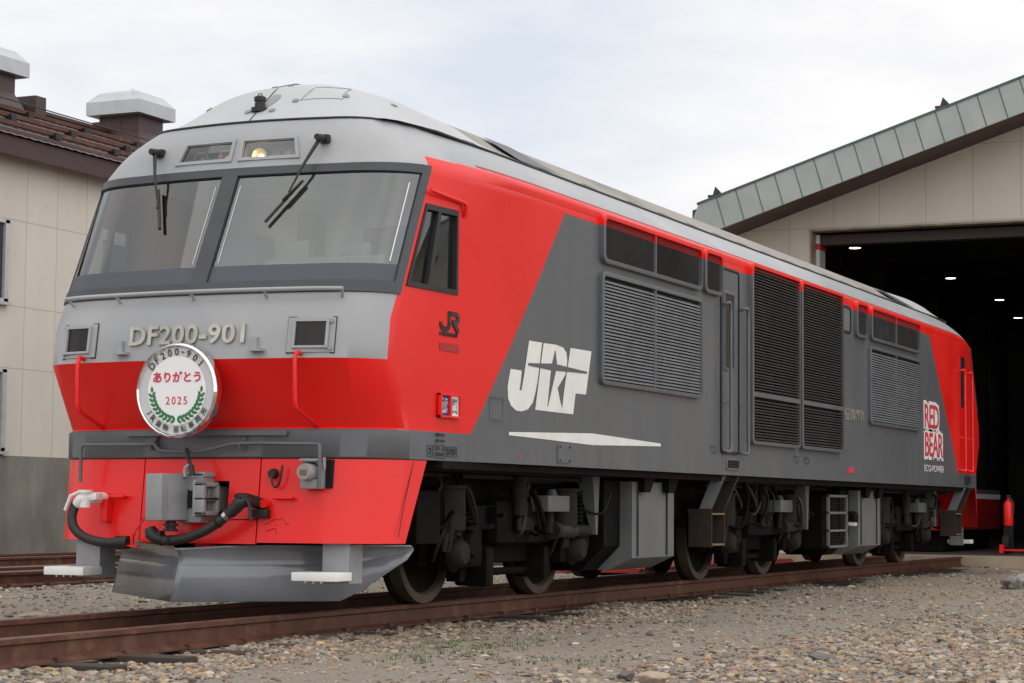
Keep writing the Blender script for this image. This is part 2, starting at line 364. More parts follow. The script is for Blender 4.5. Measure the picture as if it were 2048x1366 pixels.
# stones: one mesh of many pebbles
import bmesh
def stone_base(sub):
    bm = bmesh.new(); bmesh.ops.create_icosphere(bm, subdivisions=sub, radius=1)
    v = np.array([q.co[:] for q in bm.verts]); f = np.array([[q.index for q in t.verts] for t in bm.faces]); bm.free(); return v, f
PAL = np.array([(.30, .27, .235), (.21, .19, .165), (.36, .33, .285), (.34, .26, .17), (.27, .185, .135), (.145, .14, .14), (.235, .22, .205), (.40, .31, .20), (.28, .25, .24), (.46, .43, .38), (.25, .17, .14), (.12, .105, .095)])
PRB = np.array([.15, .14, .12, .08, .08, .08, .12, .05, .09, .03, .05, .05]); PRB /= PRB.sum()
def stones(name, pos, size, sub, flatten=.6, tone=1.):
    size = np.clip(size, .004, .034)
    bv, bf = stone_base(sub); n = len(pos); nv = len(bv)
    var = []
    for k in range(16):
        w = bv*(1+.16*np.sin(bv @ RNG.normal(0, 1.8, (3, 1))+RNG.uniform(0, 6)))+RNG.normal(0, .035, bv.shape)
        for _ in range(RNG.integers(0, 6)):
            nn = RNG.normal(0, 1, 3); nn /= np.linalg.norm(nn); dd = w @ nn; w = w-np.outer(np.clip(dd-RNG.uniform(.45, .8), 0, None), nn)
        var.append(w)
    var = np.array(var)[RNG.integers(0, 16, n)]
    sc = np.stack([RNG.uniform(.75, 1.6, n), RNG.uniform(.6, 1.05, n), RNG.uniform(.26, .66, n)*flatten/.6], 1)*size[:, None]
    v = var*sc[:, None, :]
    a = RNG.uniform(0, 6.28, n); c, s = np.cos(a)[:, None], np.sin(a)[:, None]
    tl = RNG.normal(0, .25, n)[:, None]
    y2 = v[:, :, 1]-v[:, :, 2]*tl; z2 = v[:, :, 2]+v[:, :, 1]*tl
    v = np.stack([v[:, :, 0]*c-y2*s, v[:, :, 0]*s+y2*c, z2], 2)+pos[:, None, :]
    v[:, :, 2] += (sc[:, 2]*.35)[:, None]
    f = bf[None]+(np.arange(n)*nv)[:, None, None]
    me = bpy.data.meshes.new(name); V = v.reshape(-1, 3); F = f.reshape(-1, 3)
    me.vertices.add(len(V)); me.vertices.foreach_set('co', V.ravel()); me.loops.add(F.size); me.loops.foreach_set('vertex_index', F.ravel().astype(np.int32))
    me.polygons.add(len(F)); me.polygons.foreach_set('loop_start', (np.arange(len(F))*3).astype(np.int32)); me.polygons.foreach_set('loop_total', np.full(len(F), 3, np.int32))
    me.polygons.foreach_set('use_smooth', np.ones(len(F), bool)); me.update(calc_edges=True); me.set_sharp_from_angle(angle=R(38))
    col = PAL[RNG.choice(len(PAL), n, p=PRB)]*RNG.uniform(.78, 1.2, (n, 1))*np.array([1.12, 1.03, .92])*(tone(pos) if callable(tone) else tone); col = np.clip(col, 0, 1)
    ca = np.ones((n, nv, 4)); ca[:, :, :3] = col[:, None, :]
    at = me.color_attributes.new('stone_tone', 'FLOAT_COLOR', 'POINT'); at.data.foreach_set('color', ca.ravel())
    me.materials.append(MT['stones']); return struct(link(name, me), 'stuff')
def scatter(n, x0, x1, y0, y1, dens):
    x = RNG.uniform(x0, x1, n); y = RNG.uniform(y0, y1, n); k = RNG.uniform(0, 1, n) < dens(x, y)
    x, y = x[k], y[k]; return np.stack([x, y, GZ+hgt(x, y)], 1)
def wob(x, y): return .35*np.sin(y*.9+x)+.2*np.sin(y*2.3)
def d_near(x, y):
    xx = x+wob(x, y)*.5
    edge = np.clip((1.75-xx)/.35, 0, 1)*np.where(y < 3.5, 1, np.clip(1.3-(y-3.5)*.12, .25, 1))
    right = np.clip((xx-3.35)/.6, 0, 1)*np.clip((5.5-y-(xx-3)*.2)/4, .10, 1)
    return np.maximum(np.maximum(edge, right), .03)*(x > .69)*np.where((x < 1.12) & (np.abs(((y+6.7)/.66+.5) % 1-.5) < .17), .45, 1)
p1 = scatter(52000, .69, 9, -6, 7, d_near); stones('river_pebbles', p1, RNG.lognormal(-3.88, .42, len(p1)), 2 if len(p1) < 16000 else 1); print('pebbles', len(p1))
p2 = scatter(30000, .69, 9, -6, 13, lambda x, y: np.where(y < 3, .75, .4)*(x > .69)); stones('fine_gravel', p2, RNG.lognormal(-4.55, .35, len(p2)), 1)
p3 = scatter(12000, .69, 8, 4, 20.3, lambda x, y: np.full_like(x, .30)); stones('scattered_stones', p3, RNG.lognormal(-4.0, .45, len(p3)), 1)
p4 = scatter(26000, -6.0, -.70, -6, 16, lambda x, y: np.clip(.25+.5*(np.abs(x+.9) < .35)+.4*(x < -5.3), 0, 1)); stones('trackside_gravel', p4, RNG.lognormal(-4.05, .42, len(p4)), 1)
p5 = scatter(9000, -.46, .46, -6, 20, lambda x, y: np.full_like(x, .6)); stones('ballast', p5, RNG.lognormal(-3.9, .3, len(p5)), 1, .6, lambda q: np.where(q[:, 1:2] > -.6+RNG.normal(0, .4, (len(q), 1)), .07, .8))  # stones toned near black from the nose back: painted underbody shade
# grass tufts
b = MB()
for k in range(260):
    cx, cy = random.choice([(1.75, .2), (2.0, .9), (1.9, -.3), (2.3, 3.0), (2.2, -1.2), (3.0, -1.0)]); x = cx+random.gauss(0, .22); y = cy+random.gauss(0, .4)
    for q in range(6):
        a = random.uniform(0, 6.28); h = random.uniform(.012, .04); w = .004
        z = GZ-.005+hgt(x, y); dx, dy = math.cos(a), math.sin(a); ox, oy = random.gauss(0, .012), random.gauss(0, .012)
        b.poly([(x+ox-dy*w, y+oy+dx*w, z), (x+ox+dy*w, y+oy-dx*w, z), (x+ox+dx*h*.8, y+oy+dy*h*.8, z+h)])
struct(b.build('grass', 'grass'), 'stuff')

# ================================================================== tracks
def rail_prof(x):
    return [(x-.065, GZ+.012), (x-.065, GZ+.024), (x-.012, GZ+.045), (x-.012, -.045), (x-.034, -.034), (x-.034, -.006), (x-.026, 0), (x+.026, 0), (x+.034, -.006), (x+.034, -.034), (x+.012, -.045), (x+.012, GZ+.045), (x+.065, GZ+.024), (x+.065, GZ+.012)]
def rail(x, y0, y1, par):
    b = MB(); pr = rail_prof(x); n = max(2, int((y1-y0)/1.5)); yy = np.linspace(y0, y1, n)
    b.grid([[(q[0], y, q[1]) for q in pr] for y in yy], close=True, mfun=lambda i, j: 1 if j in (5, 6, 7) else 0)
    b.poly([(q[0], y0, q[1]) for q in pr]); b.poly([(q[0], y1, q[1]) for q in pr][::-1])
    return b.build('rail', ['rust', 'railtop'], par)
def track(label, cx, y0, y1, ends, guard=(), sl=.66):
    t = thing('railway_track', label, 'railway track', (cx, (y0+y1)/2, GZ))
    for s in (-1, 1): rail(cx+s*.5675, y0, y1, t)
    for g in guard: rail(cx+g, y0, y1, t)
    y = y0+.3; k = 0
    while y < min(y1-.2, y0+60*sl) and k < 95:
        b = MB(); b.bbox(cx-1.05+random.uniform(-.05, .05), cx+1.05+random.uniform(-.05, .05), y-.1, y+.1, GZ-.08, GZ+.016+random.uniform(-.010, .008), .012); s = b.build('sleeper', 'sleeper', t, 40)
        b = MB()
        for q in (-.5675, .5675):
            for e in (-1, 1):
                x = cx+q+e*.062; b.bbox(x-.02, x+.02, y-.022, y+.022, GZ+.012, GZ+.048, .006)
        b.each('spike', 'rust', s); y += sl; k += 1
    return t
track('rusty rails under the red and grey locomotive, nearest the camera', 0, -7, 20.6, None)
track('rusty track with a guard rail just left of the locomotive', -6.77, -2, 40, None, guard=(.42, -.42))
track('rusty track at the foot of the cream building', -10.45, 0, 40, None)

# ================================================================== LOCOMOTIVE
YB = 18.25
loco = thing('diesel_locomotive', 'red and dark grey diesel locomotive with pale grey front, standing outside the shed', 'locomotive', (0, YB/2, 0))
Z0 = [.40, .475, 1.04, 1.235, 1.240, 1.69, 1.97, 2.15, 2.19, 3.04, 3.15, 3.24, 3.33, 3.42]
Y0 = [-.41, -.405, -.35, -.35, -.33, -.585, -.545, -.445, -.43, -.02, .02, .05, .095, .165]
def y0f(z): return float(np.interp(z, Z0, Y0))
def sxf(z): return float(np.interp(z, [3.06, 3.10, 3.14, 3.18, 3.22, 3.26, 3.31, 3.36, 3.42], [1, .984, .963, .941, .914, .885, .842, .795, .735]))
PX = [0, .06, .3, .49, .757, .8, 1.0, 1.07, 1.16, 1.24, 1.29, 1.33, 1.345, 1.356, 1.364]
PD = [0, .0004, .009, .024, .057, .064, .10, .125, .172, .238, .305, .385, .45, .53, .60]
def hermite(xs_, ys_, n):
    xs_, ys_ = np.array(xs_), np.array(ys_); h = np.diff(xs_); d = np.diff(ys_)/h
    m = np.concatenate([[0], (d[:-1]*h[1:]+d[1:]*h[:-1])/(h[:-1]+h[1:]), [d[-1]]]); X_, Y_ = [], []
    for i in range(len(h)):
        for k in range(n):
            t = k/n; X_.append(xs_[i]+h[i]*t); Y_.append((2*t**3-3*t*t+1)*ys_[i]+(t**3-2*t*t+t)*h[i]*m[i]+(-2*t**3+3*t*t)*ys_[i+1]+(t**3-t*t)*h[i]*m[i+1])
    return X_+[float(xs_[-1])], Y_+[float(ys_[-1])]
PX, PD = hermite([q for q in PX if q not in (.8,)], [q for q in PD if q != .064], 4)
PF = [x for x in PX if x <= 1.3451]; PFD = PD[:len(PF)]
def dyf(x): return float(np.interp(abs(x), PX, PD))
SY = [.2, .73, 1.1, 1.5, 2.0]; SXV = [1.352, 1.385, 1.42, 1.445, 1.46]
def sidex(y):
    yy = min(y, YB-y); return float(np.interp(yy, SY, SXV))
def FPraw(x, z): return Vector((x*sxf(z), dyf(x)+y0f(z), z))
def FP(x, z, off=0.):
    e = .004; q = FPraw(x, z)
    if not off: return q
    tx = FPraw(x+e, z)-FPraw(x-e, z); tz = FPraw(x, z+e)-FPraw(x, z-e); n = tx.cross(tz).normalized()
    if n.y > 0: n = -n
    return q+n*off
def SP(y, z, off=0.): return Vector((sidex(y)+off, y, z))
cols = []   # (x, y, weight, sign)
half = [(x, d, 1) for x, d in zip(PF, PFD)]+[(1.385, .73, 0), (1.42, 1.1, 0), (1.445, 1.5, 0), (1.46, 2.0, 0)]
yy = list(np.linspace(3.2, YB-3.2, 12))
right = [(x, d, w, 1) for x, d, w in half]+[(1.46, y, 0, 1) for y in yy]+[(x, d, w, -1) for x, d, w in half[::-1]]
cols = right+[(-x, d, w, s) for x, d, w, s in right[::-1] if x > 0]
def cpos(c, z):
    x, d, w, s = c; y = d+w*y0f(z); return (x*sxf(z), y if s > 0 else YB-y, z)
zr = [1.04, 1.235, 1.245, 1.46, 1.69, 1.8, 1.97, 2.15, 2.2, 2.4, 2.6, 2.795, 3.0, 3.06, 3.10, 3.14, 3.18, 3.22, 3.26, 3.31, 3.36, 3.42]
rows = [[cpos(c, z) for c in cols] for z in zr]
NC = len(cols)
def cell(i, j):
    a, c = cols[j], cols[(j+1) % NC]; return (a[0]+c[0])/2, a, c, (zr[i]+zr[i+1])/2
def skip(i, j):
    xm, a, c, z = cell(i, j); fr = a[2] and c[2]
    if fr and abs(xm) < 1.33:
        if 2.2 < z < 3.0: return True
        if 3.14 < z < 3.26 and abs(xm) < .49 and a[3] > 0 and abs(xm) > .055: return True
    if a[3] > 0 and (a[2] != c[2]) and 2.2 < z < 2.795: return True
    return False
def mf(i, j):
    xm, a, c, z = cell(i, j)
    if z > 3.145: return 1
    if a[2] and c[2] and abs(xm) < 1.33 and z > 1.69: return 1
    return 0
b = MB(); b.grid(rows, close=True, mfun=mf, skip=skip)
b.poly([cpos(c, 1.04) for c in cols][::-1])
b.build('body', ['paint', 'light'], loco, 32)
def fgrid(xa, za, off, back=None, end=1):
    """slab following the cab front between x list and z list"""
    b = MB(); g = [[FP(x, z, off) for x in xa] for z in za]
    if end < 0: g = [[Vector((q.x, YB-q.y, q.z)) for q in r] for r in g]
    b.grid(g)
    if back is not None:
        h = [[FP(x, z, back) for x in xa] for z in za]
        if end < 0: h = [[Vector((q.x, YB-q.y, q.z)) for q in r] for r in h]
        ring = lambda m: m[0]+[r[-1] for r in m[1:]]+m[-1][-2::-1]+[r[0] for r in m[-2:0:-1]]
        b.grid([ring(g), ring(h)], close=True)
    return b
def xr(a, c, n=8): return list(np.linspace(a, c, n))
def smoothx(a, c): return sorted(set([a, c]+[s*q for q in PF for s in (-1, 1) if a < s*q < c]))
for end in (1, -1):
    fb = MB()
    def addf(xa, za, off=.014, back=-.02):
        g = fgrid(xa, za, off, back, end); n = len(fb.v); fb.v += g.v; fb.f += [tuple(n+i for i in q) for q in g.f]; fb.m += g.m
    addf(smoothx(-1.336, 1.336), [3.0, 3.03, 3.06]); addf(smoothx(-1.336, 1.336), [2.135, 2.17, 2.215])
    zm = xr(2.215, 3.0, 6)
    addf([-.062, 0, .062], zm); addf([1.312, 1.324, 1.336], zm); addf([-1.336, -1.324, -1.312], zm)
    fb.build('windscreen_frame', 'frame', loco, 35)
    for s in (-1, 1):
        a, c = (.062, 1.312) if s > 0 else (-1.312, -.062)
        gl = fgrid(smoothx(a, c), xr(2.215, 3.0, 9), -.004, None, end).build('windscreen', 'glass', loco, 60)
        fgrid(smoothx(a, c), [2.215, 2.27, 2.338], -.0025, None, end).build('tint_band', 'band', gl, 60)
        if end > 0:
            sb = MB()
            for xa in ((a+.037, a+.042), (c-.042, c-.037)):
                if s > 0 or xa[0] > -.5 or True:
                    g = fgrid(list(xa), xr(2.36, 2.93, 4), -.001); n = len(sb.v); sb.v += g.v; sb.f += [tuple(n+i for i in q) for q in g.f]; sb.m += g.m
            sb.each('sealant_strip', 'white', gl)
# belt round the frame level
bl = []
for c in [q for q in cols]: bl.append(c)
def beltpos(c, z, o):
    x, y, z = cpos((c[0], c[1], c[2], c[3]), z); k = 1 if c[2] else 0
    cx, cy = (0, 2) if c[3] > 0 else (0, YB-2); d = Vector((x, (y-cy)*k, 0)).normalized(); return (x+d.x*o*k, y+d.y*o*k, z)
front = [j for j in range(NC) if cols[j][3] > 0 and cols[j][2]]
front = sorted(front, key=lambda j: cols[j][0])
b = MB(); zz = [1.04, 1.05, 1.225, 1.237]; oo = [.004, .016, .016, -.012]
b.grid([[beltpos(cols[j], z, o) for j in front] for z, o in zip(zz, oo)])
b.build('buffer_beam_belt', 'grey', loco, 50)
b = fgrid([-.592, -.55, -.3, 0, .3, .528, .66], [1.19, 1.222], .05, 0)
b.build('belt_shelf', 'grey', loco)
# gutter along the cantrail
gy = [.80, .95, 1.1, 1.3, 1.5, 1.75, 2.0]; gy = gy+list(np.linspace(3.2, YB-3.2, 12))+[YB-q for q in gy[::-1]]
for sd_ in (1, -1):
    b = MB(); pr = [(.001, 3.05), (.006, 3.09), (-.002, 3.122), (-.018, 3.142), (-.036, 3.149), (-.046, 3.141), (-.056, 3.139), (-.082, 3.180)]
    taper = lambda y: min(1, max(.0, (min(y, YB-y)-.80)/.6))
    bdx = lambda y, z: float(np.interp(min(y, YB-y), [.45+y0f(z), .73], [1.345, 1.385]) if min(y, YB-y) < .73 else sidex(y))*sxf(z)-sidex(y)+.0008
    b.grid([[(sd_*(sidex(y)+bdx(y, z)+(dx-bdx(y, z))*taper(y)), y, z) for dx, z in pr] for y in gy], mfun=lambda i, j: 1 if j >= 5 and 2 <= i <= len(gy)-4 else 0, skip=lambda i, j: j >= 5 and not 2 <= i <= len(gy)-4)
    b.build('cantrail', ['paint', 'dred'], loco, 60)  # groove faces take deep red as a painted gutter shadow
# roof hood
def Hx(x):
    return float(np.interp(abs(x), [0, .2, .35, .5, .62, .7, .8, .9, 1.0, 1.06, 1.075], [.425, .41, .375, .322, .262, .205, .14, .085, .04, .01, 0]))
def Hc(x): return float(np.interp(abs(x), [0, .2, .35, .5, .62, .7, .8, .9, 1.0, 1.06, 1.075], [.425, .412, .385, .345, .30, .262, .205, .125, .05, .01, 0]))
def Hm(x, y): k = min(1, max(0, (2.28-y)/1.1)); return Hc(x)*k+Hx(x)*(1-k)
def hz(x, y):
    e = min(y, YB-y); yf = .175+.02*0+ .11*abs(x)**2.2*2.2
    s = e-yf; g = float(np.interp(s, [0, .16, .4, .65, .95, 1.4], [0, .30, .76, .93, .99, 1]))
    return 3.425+Hx(x)*g
hx = list(np.linspace(-1, 1, 41)); hx = [1.075*q for q in hx]
def hood(name, ya, mat, fl=0):
    b = MB(); rowsl = []
    for y in ya: rowsl.append([(x, y, hz(x, y)) for x in hx])
    b.grid(rowsl); return b
def frontcap(end):
    b = MB(); rowsl = []
    for s in list(np.linspace(0, 1, 22)):
        row = []
        for x in hx:
            yf = .175+.242*abs(x)**2.2; ex = max(0, (abs(x)-.97)/.105); yf += ex**2*.35
            y = yf+(2.28-yf)*s**1.5; q = (x, y, 3.425+Hm(x, y)*float(np.interp(y-yf, [0, .16, .4, .65, .95, 1.4], [0, .30, .76, .93, .99, 1])))
            row.append(q if end > 0 else (x, YB-y, q[2]))
        rowsl.append(row)
    b.grid(rowsl); return b
capf = frontcap(1).build('front_roof_cover', 'white_roof', loco, 60)
frontcap(-1).build('rear_roof_cover', 'roof', loco, 60)
b = hood('h', list(np.linspace(2.30, YB-2.30, 22)), 'hood')
b.build('roof_hood', 'hood', loco, 60)
# dark gap line under the hood
b = MB()
pl = []
for x in np.linspace(-1.0, 1.0, 31): pl.append((x*1.0, .165+dyf(min(1.345, abs(x)/.735)), 3.424))
pl = [(-1.078, y, 3.424) for y in (YB-1, 12, 6, 1.0)]+[(q[0], q[1], q[2]) for q in pl]+[(1.078, y, 3.424) for y in (1.0, 4, 8, 12, YB-1)]
b.tube(pl, .010, 6); b.build('cover_gap', 'black', loco)
# lifting slots, bolts, inspection panel on the roof
b = MB()
for y in [1.55, 2.75, 4.1, 5.2, 6.0, 6.8, 7.6, 8.4, 9.2, 10, 10.8, 11.6, 12.4, 13.3, 14.4]:
    x0 = .93; z = hz(x0, max(y, 2)); b.poly([(x0+.09, y, hz(x0+.09, max(y, 2))+.006), (x0+.09, y+.26, hz(x0+.09, max(y, 2))+.006), (x0-.05, y+.20, hz(x0-.05, max(y, 2))+.010), (x0-.05, y+.08, hz(x0-.05, max(y, 2))+.010)])
b.each('lifting_slot', 'frame', loco)
b = MB()
for y in (2.65, YB-3.2):
    for (xa, xb) in ((.62, 1.0),):
        b.poly([(xb, y, hz(xb, y)+.008), (xb, y+.9, hz(xb, y)+.008), (xa, y+.62, hz(xa, y)+.02), (xa, y+.1, hz(xa, y)+.02)])
b.each('roof_vent_opening', 'frame', loco)
def capz(x, y):
    yf = .175+.242*abs(x)**2.2+max(0, (abs(x)-.97)/.105)**2*.35
    return 3.425+Hm(x, y)*float(np.interp(y-yf, [0, .16, .4, .65, .95, 1.4], [0, .30, .76, .93, .99, 1]))
def capn(x, y):
    e = .02; n = Vector((-(capz(x+e, y)-capz(x-e, y))/(2*e), -(capz(x, y+e)-capz(x, y-e))/(2*e), 1)).normalized(); return n
for (x, y) in [(-.61, .62), (-.08, .30), (.12, .30), (.24, .42), (.55, .60), (-.05, .62), (.06, .66), (.78, .9)]:
    b = MB(); q = Vector((x, y, capz(x, y))); n = capn(x, y); b.cyl(q-n*.01, q+n*.008, .024, 14); b.each('cover_bolt', 'bolt', capf, 40)
b = MB(); pts = [(.27, .43), (.30, .64), (.46, .84), (.55, .55)]
for i in range(4):
    a, c = pts[i], pts[(i+1) % 4]; seg = []
    for k in range(7):
        x = a[0]+(c[0]-a[0])*k/6; y = a[1]+(c[1]-a[1])*k/6; seg.append(Vector((x, y, capz(x, y)+.001)))
    b.tube(seg, .0035, 5)
b.build('panel_seam', 'bolt', capf)
b = MB(); b.tube([(0, y, capz(0, y)+.001) for y in np.linspace(.19, 1.4, 16)], .005, 6); b.build('centre_seam', 'frame', capf)
# roof lamp / antenna in its recess
b = MB(); n = capn(.0, .40); q = Vector((0.02, .36, capz(0, .38)))
b.lathe([(0, -.03), (.062, -.03), (.062, .0), (.038, .008), (.036, .045), (.043, .05), (.043, .078), (.022, .088), (0, .09)], 2, (0.0, .33, capz(0, .33)+.005), 20)
b.tube([(-.018, .33, capz(0, .33)+.09), (-.014, .33, capz(0, .33)+.108), (.014, .33, capz(0, .33)+.108), (.018, .33, capz(0, .33)+.09)], .004, 6)
b.build('roof_beacon', 'black', loco, 40)
b = MB(); pp = []
for k in range(20):
    a = 2*math.pi*k/20; x = .01+.085*math.cos(a); y = .385+.085*math.sin(a)+.06*math.cos(a); pp.append((x, y, capz(x, y)+.004))
b.poly(pp); b.build('beacon_recess', 'mid', loco)
# headlights behind glass
for s in (-1, 1):
    a, c = (.055, .49) if s > 0 else (-.49, -.055)
    h = MB(); g1 = fgrid([a, (a+c)/2, c], [3.14, 3.20, 3.26], -.14); h.grid([[q for q in [FP(x, z, -.14) for x in (a, c)]] for z in (3.14, 3.26)])
    for (x0, z0, x1, z1) in ((a, 3.14, c, 3.14), (c, 3.14, c, 3.26), (c, 3.26, a, 3.26), (a, 3.26, a, 3.14)):
        h.quad(FP(x0, z0, 0), FP(x1, z1, 0), FP(x1, z1, -.14), FP(x0, z0, -.14))
    hl = h.build('headlight', 'mid', loco)
    fgrid([a, (a+c)/2, c], [3.14, 3.2, 3.26], -.006).build('headlight_glass', 'lampglass', hl)
    fr = MB()
    for xa, za in (([a-.03, c+.03], [3.262, 3.285]), ([a-.03, c+.03], [3.115, 3.138]), ([a-.03, a-.002], [3.138, 3.262]), ([c+.002, c+.03], [3.138, 3.262])):
        g = fgrid(xa, za, .014, -.01); n = len(fr.v); fr.v += g.v; fr.f += [tuple(n+i for i in q) for q in g.f]; fr.m += g.m
    fr.build('headlight_surround', 'light', hl)
    for k, xc in enumerate((.15, .38)):
        xx = s*xc; q = FP(xx, 3.195, -.10)
        lb = MB(); lb.lathe([(.0, .06), (.03, .05), (.05, .02), (.056, -.03), (.060, -.03), (.060, .06)], 1, tuple(q), 24); lb.build('lamp_reflector', 'lampback', hl, 40)
        lb = MB(); lb.lathe([(0, -.012), (.014, -.006), (.020, .01), (0, .03)], 1, tuple(q), 16)
        lb.build('lamp_bulb', 'lamp_on' if (s > 0 and k == 0) else ('lamp_dim' if k == 0 else 'lampback'), hl, 40)
# marker lamps in plates
for s in (-1, 1):
    xa = [.757, .90, 1.07] if s > 0 else [-1.07, -.90, -.757]
    pm = fgrid(xa, [1.725, 1.84, 1.955], .014, -.005).build('marker_lamp_plate', 'light', loco)
    c0 = s*.915; q = [c0-.1, c0, c0+.1]
    rim = MB()
    for xa2, za in (([c0-.118, c0+.118], [1.925, 1.94]), ([c0-.118, c0+.118], [1.75, 1.765]), ([c0-.118, c0-.1], [1.765, 1.925]), ([c0+.1, c0+.118], [1.765, 1.925])):
        g = fgrid(xa2, za, .034, 0); n = len(rim.v); rim.v += g.v; rim.f += [tuple(n+i for i in w) for w in g.f]; rim.m += g.m
    rim.build('lamp_rim', 'light', pm)
    fgrid(q, [1.762, 1.845, 1.928], .018, .0).build('lamp_lens', 'lens', pm)
    o = MB()
    for xa2, za in (([xa[0], xa[2]], [1.957, 1.963]), ([xa[0], xa[2]], [1.717, 1.723]), ([xa[0]-.006, xa[0]], [1.717, 1.963]), ([xa[2], xa[2]+.006], [1.717, 1.963])):
        g = fgrid(xa2, za, .004, -.004); n = len(o.v); o.v += g.v; o.f += [tuple(n+i for i in w) for w in g.f]; o.m += g.m
    o.build('plate_gap', 'black', pm)
    for (xx, zz_) in ((.03, .03), (.03, -.03)):
        for zc in (1.755, 1.925):
            pass
    cb = MB(); xo = (1.045 if s > 0 else -1.045)
    for zc in (1.75, 1.93): p0 = FP(xo, zc, .01); cb.cyl(p0, FP(xo, zc, .026), .014, 12)
    cb.each('corner_screw', 'mid', pm, 40)
    hk = MB(); x = s*.53; a = FP(x, 1.82, .0); hk.box(x-.022, x+.022, a.y-.03, a.y+.01, 1.735, 1.83); hk.box(x-.022, x+.075, a.y-.075, a.y, 1.735, 1.752)
    hk.build('plate_hook', 'light', loco)
text('number_letters', 'DF200-901', lambda u, v, w: FP(u, v, .010+w), (-.452, .452, 1.79, 1.925), 'letter', loco, .022, .010, spacing=1.06)
# front handrails
b = MB(); b.tube([FP(x, 2.115, .075) for x in np.linspace(-1.075, 1.075, 17)], .014, 10)
for x in (-1.07, -.62, 0, .55, 1.07): b.tube([FP(x, 2.115, .075), FP(x, 2.10, -.01)], .010, 8)
b.build('window_handrail', 'light', loco, 50)
for s in (-1, 1):
    x = s*.855; b = MB()
    b.tube([FP(x, 1.715, -.01), FP(x, 1.715, .055)+Vector((0, 0, 0)), Vector((x, -.575, 1.70)), Vector((x, -.585, 1.66)), Vector((x, -.575, 1.42)), Vector((x, -.565, 1.375)), Vector((x, -.53, 1.35)), Vector((x, -.25, 1.245))], .015, 10, 0, 4)
    b.build('front_handrail', 'red', loco, 50)
b = MB(); b.tube([(-.945, -.40, .875), (-.945, -.40, 1.09), (-.93, -.40, 1.125), (-.88, -.40, 1.13), (-.36, -.43, 1.13), (-.31, -.44, 1.12), (-.25, -.46, 1.088), (-.1, -.47, 1.08), (.06, -.47, 1.082), (.2, -.45, 1.11), (.36, -.43, 1.135), (.88, -.40, 1.13), (.93, -.40, 1.125), (.945, -.40, 1.09), (.945, -.40, .84)], .013, 8, 0, 3)
for x in (-.34, .36): b.prism([(x-.006, -.36, 1.19), (x-.006, -.46, 1.12), (x-.006, -.45, 1.095), (x-.006, -.35, 1.09)], (.012, 0, 0))
b.build('uncoupling_lever', 'grey', loco, 45)
# side skirt panels (pilot)
def skirt_pt(x, z, off=0.):
    q = Vector((x, dyf(x)+y0f(z), z))
    if off:
        e = .004; tx = Vector((2*e, dyf(x+e)-dyf(x-e), 0)); n = Vector((tx.y, -tx.x, 0)).normalized(); q += n*off
    return q
def skirt(xa, za, off=0., back=-.03, name='pilot_panel', par=loco, mat='red'):
    b = MB(); f = lambda x, z, o: skirt_pt(x(z) if callable(x) else x, z, o)
    g = [[f(x, z, off) for x in xa] for z in za]; h = [[f(x, z, off+back) for x in xa] for z in za]
    b.grid(g); ring = lambda m: m[0]+[r[-1] for r in m[1:]]+m[-1][-2::-1]+[r[0] for r in m[-2:0:-1]]
    b.grid([ring(g), ring(h)], close=True); return b
zs = [.478, .66, .85, 1.034]
def seam(s): return lambda z: s*.46
hs = sorted(set(PF+[.6, .95]))
for s in (1, -1):
    xa = [s*.466]+[s*x for x in hs if x > .5]
    if s < 0: xa = xa[::-1]
    b = skirt(xa, zs)
    # trailing wing: slopes back up to the sill
    e0, e1 = s*1.345, None
    q = [skirt_pt(s*1.345, z) for z in zs]; tail = [Vector((s*np.interp(z, [.478, 1.034], [1.349, 1.372]), np.interp(z, [.478, 1.034], [.055, .315]), z)) for z in zs]
    for i in range(3):
        if s > 0: b.quad(q[i], tail[i], tail[i+1], q[i+1])
        else: b.quad(tail[i], q[i], q[i+1], tail[i+1])
    b.build('pilot_panel', 'red', loco, 40)
    b = MB(); b.tube([skirt_pt(s*x, .775, .045) for x in (.585, .60, .70, .72)], .012, 8)
    for x in (.60, .705): b.tube([skirt_pt(s*x, .775, .045), skirt_pt(s*x, .775, -.01)], .010, 8)
    b.build('panel_handle', 'red', loco, 50)
b = MB()
cx = [-.456, -.27, -.1, 0, .1, .235, .456]
def cen(xa, za):
    g = skirt(xa, za); n = len(b.v); b.v += g.v; b.f += [tuple(n+i for i in w) for w in g.f]; b.m += g.m
cen([-.456, -.27], [.632, .78, .88, 1.034]); cen([.235, .456], [.632, .78, .88, 1.034]); cen([-.27, -.1, .1, .235], [.885, 1.034])
b.build('coupler_panel', 'red', loco, 40)
skirt([-.456, -.2, .2, .456], [.468, .55, .625]).build('lower_flap', 'red', loco, 40)
b = MB(); b.box(-.05, .07, -.33, -.25, .40, .47); b.build('flap_bracket', 'red', loco)
b = MB(); b.box(-1.2, 1.2, -.12, .15, .5, 1.03); b.build('pilot_backing', 'void', loco)  # added black box behind the panels, keeps seams and coupler pocket dark
b = MB(); b.box(-.045, .065, y0f(.9)-.006, y0f(.9)+.02, .878, .907); b.build('coupler_mark', 'yellow', loco)
# end door seam lines on the red wing
b = MB(); b.tube([(1.353, .16, 1.03), (1.348, .04, .75), (1.345, -.04, .52)], .003, 5); b.build('wing_seam', 'black', loco)
b = MB()
for L_ in ([(.52, .60), (.545, .605), (.56, .62), (.60, .635), (.615, .628), (.63, .64), (.655, .63), (.665, .605), (.69, .60)], [(.53, .555), (.56, .56), (.58, .572), (.60, .57), (.605, .55), (.605, .535)]):
    b.tube([skirt_pt(x, z, .001) for x, z in L_], .0028, 4)
b.build('paint_crack', 'dred', loco)
